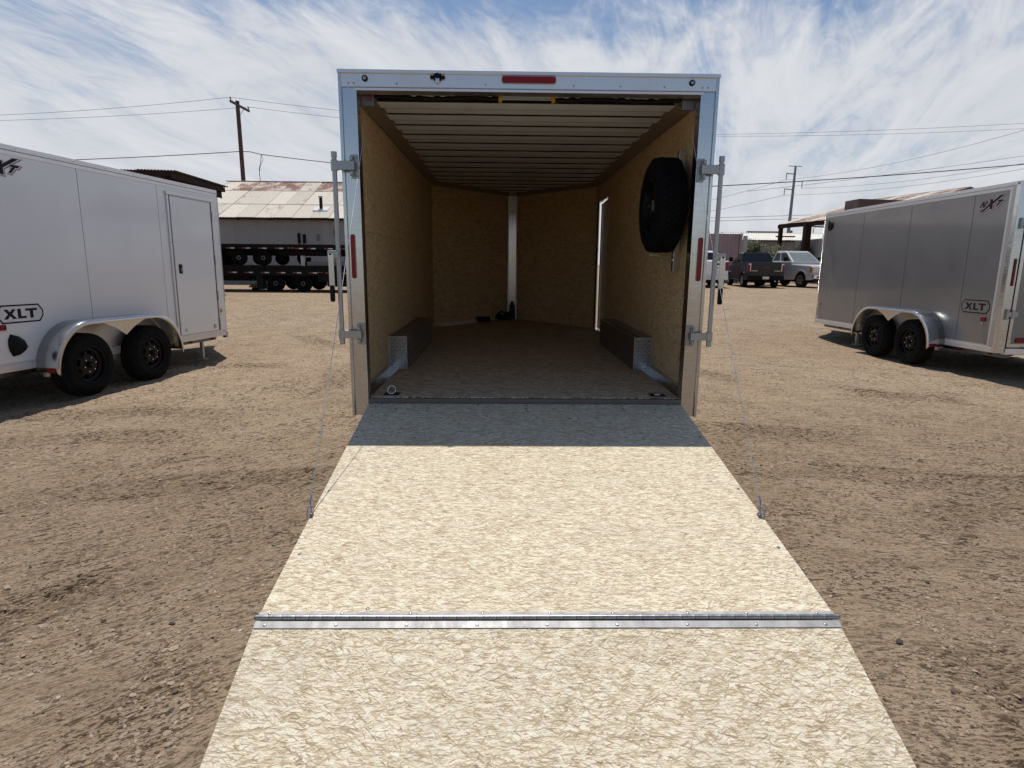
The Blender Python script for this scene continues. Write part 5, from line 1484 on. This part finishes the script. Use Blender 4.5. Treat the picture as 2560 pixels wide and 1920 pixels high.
p = A_+Bd*3.2-Vector((0, 0, .3))-cO; part('brace', MB().bar(tuple(p+Vector((.1, 0, 0))), tuple(p+Vector((1.2, -1.0, -.15))), .06, .08), M['rust_wood'], CN)
tag(part('roof_box', MB().hexa([(22.2, 34.6, 5.0), (27.0, 35.2, 5.2), (27.0, 36.6, 5.2), (22.2, 36.2, 5.0)], [(22.2, 34.6, 5.72), (27.0, 35.2, 5.70), (27.0, 36.6, 5.70), (22.2, 36.2, 5.72)]), M['roof_dark'], None, bevel=.02), 'dark sheet metal box sitting on the canopy roof', 'roof box')

# bushes
def bush(x, y, w, h, label, n=3200):
    t = thing('bush', label, 'bush', (x, y, gr), group='bushes behind the trucks')
    cs = [(random.uniform(-w, w), random.uniform(-.5, .5), random.uniform(.35, .85)*h, random.uniform(.25, .5)) for _ in range(9)]
    v = []; f = []
    for i in range(n):
        c = random.choice(cs); a = random.uniform(0, 6.28); e = random.uniform(-1, 1); rr_ = c[3]*random.random()**.4*1.1
        p = Vector((c[0]+rr_*math.cos(a)*math.sqrt(1-e*e), c[1]+rr_*math.sin(a)*math.sqrt(1-e*e), max(.05, c[2]*random.uniform(.75, 1.1)+rr_*e*.8)))
        d = Vector((random.uniform(-1, 1), random.uniform(-1, 1), random.uniform(-.3, 1))).normalized(); b = d.orthogonal().normalized()
        l_ = random.uniform(.05, .12); w_ = l_*.45; k = len(v)
        v += [p, p+d*l_*.5+b*w_, p+d*l_, p+d*l_*.5-b*w_]; f.append((k, k+1, k+2, k+3))
    m = MB(); m.add(v, f); part('foliage', m, M['leaf'], t)
    m = MB()
    for i in range(7):
        c = cs[i]; m.tube([(c[0]*.25, 0, -.05), (c[0]*.6, c[1]*.5, c[2]*.5), (c[0], c[1], c[2])], [.03, .02, .008], 5)
    part('stem', m, M['twig'], t)
bush(16.3, 38.0, .55, 2.75, 'small dark bush against the pale post by the container')
bush(17.2, 38.4, .55, 3.0, 'bushy shrub with a dark upright twig between container and black pickup roof')
bush(18.35, 38.0, .6, 2.8, 'low green bush between the black and silver pickups')
bush(19.1, 39.0, .55, 2.8, 'green bush just behind the silver pickup cab')
bush(20.45, 37.8, .5, 2.9, 'olive shrub in front of the corrugated fence')

# ------------------------------------------------------------------ pickups
def wheel_car(rad, wid, rimr, rimmat):
    t = MB(); t.lathe([(rimr, -.01), (rimr+.03, .0), (rad-.03, -.005), (rad, -.03), (rad, -wid+.03), (rad-.03, -wid), (rimr, -wid)], (0, 0, 0), 28)
    ty = t.mesh('tyre', M['rubber'], 40)
    r = MB(); r.lathe([(rimr, -.006), (rimr-.02, -.012), (rimr-.03, -.06)], (0, 0, 0), 28)
    for k in range(6):
        a = 2*math.pi*k/6
        for da in (-.13, .13):
            r.bar((-.02, .03*math.cos(a), .03*math.sin(a)), (-.018, (rimr-.02)*math.cos(a+da), (rimr-.02)*math.sin(a+da)), .03, .035, (1, 0, 0))
    r.cyl((-.05, 0, 0), (-.005, 0, 0), .045, n=12)
    rm = r.mesh('rim', rimmat, 40)
    d = MB(); d.cyl((-.10, 0, 0), (-.09, 0, 0), rimr-.01, n=20); dm = d.mesh('brake_disc', M['darksteel'])
    return ty, rm, dm
def pickup(label, loc, head, paint, rimmat, dims, opts):
    """local +y is forward; root on the ground at mid wheelbase"""
    t = thing('pickup_truck', label, 'pickup truck', loc, (0, 0, head), 'pickups parked at the back of the lot')
    p = M[paint]
    W2, wb, ra = dims['w']/2, dims['wb']/2, dims['r']
    fo, ro = dims['fo'], dims['ro']; belt = dims['belt']; hood = dims['hood']; zr = dims['roof']
    yF, yR = wb+fo, -wb-ro
    arch = ra+.075
    def arcpts(c, n=12): return [(c+arch*math.cos(a), ra+arch*math.sin(a)) for a in np.linspace(0, math.pi, n+1)]
    zb = .34
    side = [(yR, zb+.12)]
    low = [(yR, zb+.14)]+[(q, max(z, zb)) for q, z in reversed(arcpts(-wb))]+[(q, max(z, zb)) for q, z in reversed(arcpts(wb))]+[(yF-.04, zb+.1), (yF, zb+.25), (yF-.02, hood-.22), (yF-.16, hood-.07), (dims['wsf'], hood)]
    low += [(dims['wsf']-.02, belt), (dims['cabr'], belt), (dims['cabr']-.01, belt-.005), (yR+.02, belt-.02), (yR, belt-.06)]
    m = MB()
    n = len(low)
    inset = lambda z: W2-.02*max(0, (z-.9))-.03*max(0, .6-z)
    vs = [(-inset(z), q, z) for q, z in low]+[(inset(z), q, z) for q, z in low]
    import bmesh
    fs = [tuple(range(n)), tuple(range(2*n-1, n-1, -1))]+[(i, n+i, n+(i+1) % n, (i+1) % n) for i in range(n)]
    m.add(vs, fs)
    body = part('body', m, p, t, bevel=.025, seg=2)
    # cab
    c0, c1, r0, r1 = dims['cabr'], dims['wsf']+.02, dims['rr'], dims['rf']
    wb_, wt = W2-.07, W2-.22
    cab = MB(); cb0 = [(-wb_, c0, belt-.02), (wb_, c0, belt-.02), (wb_, c1, belt-.02), (-wb_, c1, belt-.02)]
    ct = [(-wt, r0, zr-.05), (wt, r0, zr-.05), (wt, r1, zr-.05), (-wt, r1, zr-.05)]
    cab.hexa(cb0, ct)
    cab.hexa(ct, [(-wt+.06, r0+.07, zr), (wt-.06, r0+.07, zr), (wt-.06, r1-.10, zr), (-wt+.06, r1-.10, zr)])
    cabo = part('cab', cab, p, t, bevel=.03, seg=2)
    V = Vector
    def lerp2(a, b, f): return V(a).lerp(V(b), f)
    def pane(name, A, B_, C_, D, mat, u0, u1, v0, v1, off):
        """quad A B (bottom) C D (top); inset window, pushed out along the face normal"""
        A, B_, C_, D = V(A), V(B_), V(C_), V(D)
        nrm = (B_-A).cross(D-A).normalized()
        def P(u, v): return A.lerp(B_, u).lerp(D.lerp(C_, u), v)
        q = [P(u0, v0), P(u1, v0), P(u1-.0, v1), P(u0+.0, v1)]
        mm = MB(); mm.hexa([x-nrm*.01 for x in q], [x+nrm*off for x in q]); return part(name, mm, mat, t)
    gl, gw_ = M['glass'], M[opts.get('ws', 'glass')]
    pane('rear_window', cb0[0], cb0[1], ct[1], ct[0], gl, .07, .93, .12, .90, .006)
    pane('windscreen', cb0[2], cb0[3], ct[3], ct[2], gw_, .05, .95, .06, .93, .006)
    for a, b, c, d in ((cb0[3], cb0[0], ct[0], ct[3]), (cb0[1], cb0[2], ct[2], ct[1])):
        flip = a is cb0[3]
        segs = opts['win']
        for u0, u1 in segs:
            if flip: u0, u1 = 1-u1, 1-u0
            pane('side_window', a, b, c, d, gl, u0, u1, .14, .90, .005)
    for s in (-1, 1):
        for y in opts.get('doors', ()):
            part('door_seam', MB().box(s*(W2-.004), s*(W2+.001), y-.006, y+.006, .5, belt-.02), M['gap'], t)
            part('door_handle', MB().box(s*(W2-.01), s*(W2+.02), y+.08, y+.26, belt-.18, belt-.145), M[opts.get('hm', paint)], t, bevel=.008)
        mi = MB(); mi.box(s*(W2+.03), s*(W2+.22), c1-.42, c1-.28, belt+.02, belt+.26); mi.bar((s*(W2-.08), c1-.35, belt+.05), (s*(W2+.08), c1-.35, belt+.08), .05, .05)
        part('mirror', mi, M['black'], t, bevel=.02, seg=2)
        # wheel arch flare
        for c in (-wb, wb):
            mm = MB(); a0 = arcpts(c, 14)
            o_ = [(c+(arch+.06)*math.cos(a), ra+(arch+.06)*math.sin(a)) for a in np.linspace(0, math.pi, 15)]
            mm.sheet([[(s*(W2-.005), q, z) for q, z in a0], [(s*(W2+.022), q, z) for q, z in a0], [(s*(W2+.018), q, z) for q, z in o_], [(s*(W2-.01), q, z) for q, z in o_]])
            part('wheel_arch', mm, M[opts.get('flare', paint)], t, smooth=50)
    # wheels
    ty, rm, dm = wheel_car(ra, .25, ra*.62, M[rimmat])
    for s in (-1, 1):
        for y in (-wb, wb):
            w = link('wheel', ty, t, (s*(W2-.01), y, ra), (0, 0, 0 if s > 0 else math.pi)); link('rim', rm, w); link('brake_disc', dm, w)
    part('underbody', MB().box(-W2+.25, W2-.25, yR+.2, yF-.3, .30, .62), M['gap'], t)
    # tail
    tg = part('tailgate', MB().box(-W2+.17, W2-.17, yR-.022, yR+.01, .62, belt-.05), p, t, bevel=.02)
    for s in (-1, 1):
        tl = part('tail_light', MB().box(s*(W2-.165), s*(W2-.015), yR-.018, yR+.12, belt-.52, belt-.08), M['red'], t, bevel=.02)
        if opts.get('tl_clear'): part('lens_edge', MB().box(s*(W2-.165), s*(W2-.12), yR-.026, yR-.016, belt-.50, belt-.10), M['lamp_clear'], tl, bevel=.004)
        if opts.get('tl_clear'): part('lens_edge', MB().box(s*(W2-.120), s*(W2-.03), yR-.026, yR-.016, belt-.17, belt-.10), M['lamp_clear'], tl, bevel=.004)
    rb = part('rear_bumper', MB().box(-W2+.02, W2-.02, yR-.13, yR+.06, .42, .63), M[opts['bump']], t, bevel=.03)
    part('number_plate', MB().box(-.17, .15, yR-.142, yR-.130, .465, .60), M['plate'], rb)
    part('hitch', MB().box(-.05, .05, yR-.14, yR+.2, .33, .41), M['black'], t)
    ex_ = MB().cyl((W2-.45, yR+.5, .36), (W2-.42, yR-.02, .36), .04, n=10); part('exhaust', ex_, M['galv'], t)
    # front
    part('grille', MB().box(-W2+.42, W2-.42, yF-.05, yF+.03, .72, hood-.10), M['black'], t, bevel=.02)
    for z in (.80, .90, hood-.16): part('grille_bar', MB().box(-W2+.40, W2-.40, yF-.02, yF+.045, z-.022, z+.022), M['chrome'], t, bevel=.006)
    for s in (-1, 1):
        hl = part('headlight', MB().box(s*(W2-.40), s*(W2-.005), yF-.22, yF+.012, .80, hood-.13), M['lamp_clear'], t, bevel=.03)
        part('turn_signal', MB().box(s*(W2-.10), s*(W2+.006), yF-.25, yF-.08, .81, hood-.14), M['amber'], hl, bevel=.01)
    fbm = part('front_bumper', MB().box(-W2+.01, W2-.01, yF-.12, yF+.10, .48, .72), M[opts.get('fb', 'chrome')], t, bevel=.04, seg=3)
    for s in (-1, 1): part('fog_light', MB().box(s*(W2-.45), s*(W2-.2), yF+.09, yF+.108, .53, .62), M['black'], fbm, bevel=.01)
    part('air_dam', MB().box(-W2+.06, W2-.06, yF-.14, yF+.04, .30, .48), M['black'], t, bevel=.02)
    return t, W2, yR, yF, belt
mid_dims = dict(w=1.84, wb=3.25, r=.39, fo=.92, ro=1.12, belt=1.36, hood=1.18, roof=1.88, wsf=.95, cabr=-.95, rr=-.62, rf=.18)
def letters(parent, name, txt, size, mat, loc, rot, ext=.004):
    cu = bpy.data.curves.new('txt', 'FONT'); cu.body = txt; cu.size = size; cu.extrude = ext; cu.align_x = 'CENTER'; cu.align_y = 'CENTER'
    o = bpy.data.objects.new('txt', cu); COL.objects.link(o)
    me = bpy.data.meshes.new_from_object(o.evaluated_get(bpy.context.evaluated_depsgraph_get()))
    bpy.data.objects.remove(o); bpy.data.curves.remove(cu)
    me.materials.clear(); me.materials.append(mat)
    return link(name, me, parent, loc, rot)
hb = -R(8)
def place(rear_left, head, W2, wb):
    """root from the ground point under the rear left wheel"""
    off = Matrix.Rotation(head, 3, 'Z') @ Vector((-W2+.12, -wb, 0))
    return Vector((rear_left[0], rear_left[1], gr))-off
dims_b = dict(mid_dims)
BP, W2, yR, yF, belt = pickup('black crew cab pickup with its tailgate facing us, between the white and silver pickups', place((12.9, 28.5), hb, .92, 1.625), hb, 'black_paint', 'alu_dull', dims_b,
    dict(win=[(.05, .44), (.49, .93)], doors=(.15, -.80), bump='blackpaint', tl_clear=True, flare='black_paint', hm='chrome'))
letters([c for c in kids(BP) if c.name.startswith('tailgate')][0], 'tailgate_letters', 'GMC', .15, M['decal_red'], (.02, yR-.024, 1.06), (math.pi/2, 0, 0))
for s in (-1, 1): part('tailgate_trim', MB().box(s*.72, s*.42, yR-.027, yR-.021, .875, .895), M['chrome'], BP)
hs_ = math.pi+R(14)
sd_ = dict(mid_dims, w=1.96, r=.41, wb=3.4, belt=1.38, hood=1.24, roof=1.98, wsf=.95, rf=.22, cabr=-.85, rr=-.62)
off = Matrix.Rotation(hs_, 3, 'Z') @ Vector((.98-.12, 1.7, 0))
SPk, W2, yR, yF, belt = pickup('silver pickup facing us, half hidden by the front of the grey trailer', Vector((16.1, 28.6, gr))-off, hs_, 'silver_paint', 'alu_dull', sd_,
    dict(win=[(.06, .40), (.46, .92)], doors=(.18,), bump='chrome', ws='glass_l', fb='chrome', hm='black'))
hw_ = -R(10)
wd_ = dict(mid_dims, w=1.98, r=.40, wb=3.6, ro=1.15, belt=1.40, roof=1.93)
off = Matrix.Rotation(hw_, 3, 'Z') @ Vector((.99-.12, -1.8, 0))
WP, W2, yR, yF, belt = pickup('white pickup seen from behind between the open trailer and the black pickup', Vector((11.5, 28.0, gr))-off, hw_, 'white_paint', 'alu_dull', wd_,
    dict(win=[(.05, .44), (.49, .93)], doors=(.15, -.7), bump='white_paint', hm='black'))
tgw = [c for c in kids(WP) if c.name.startswith('tailgate')][0]
m = MB(); m.prism([(.28, 1.20), (.36, 1.25), (.52, 1.25), (.52, 1.17), (.36, 1.16)], lambda u, v, h: (u, yR-.024+h, v), -.002, .0); part('tailgate_emblem', m, M['decal_black'], tgw)
letters(tgw, 'tailgate_letters', 'A', .20, M['decal_black'], (.40, yR-.024, 1.03), (math.pi/2, 0, 0), .002)
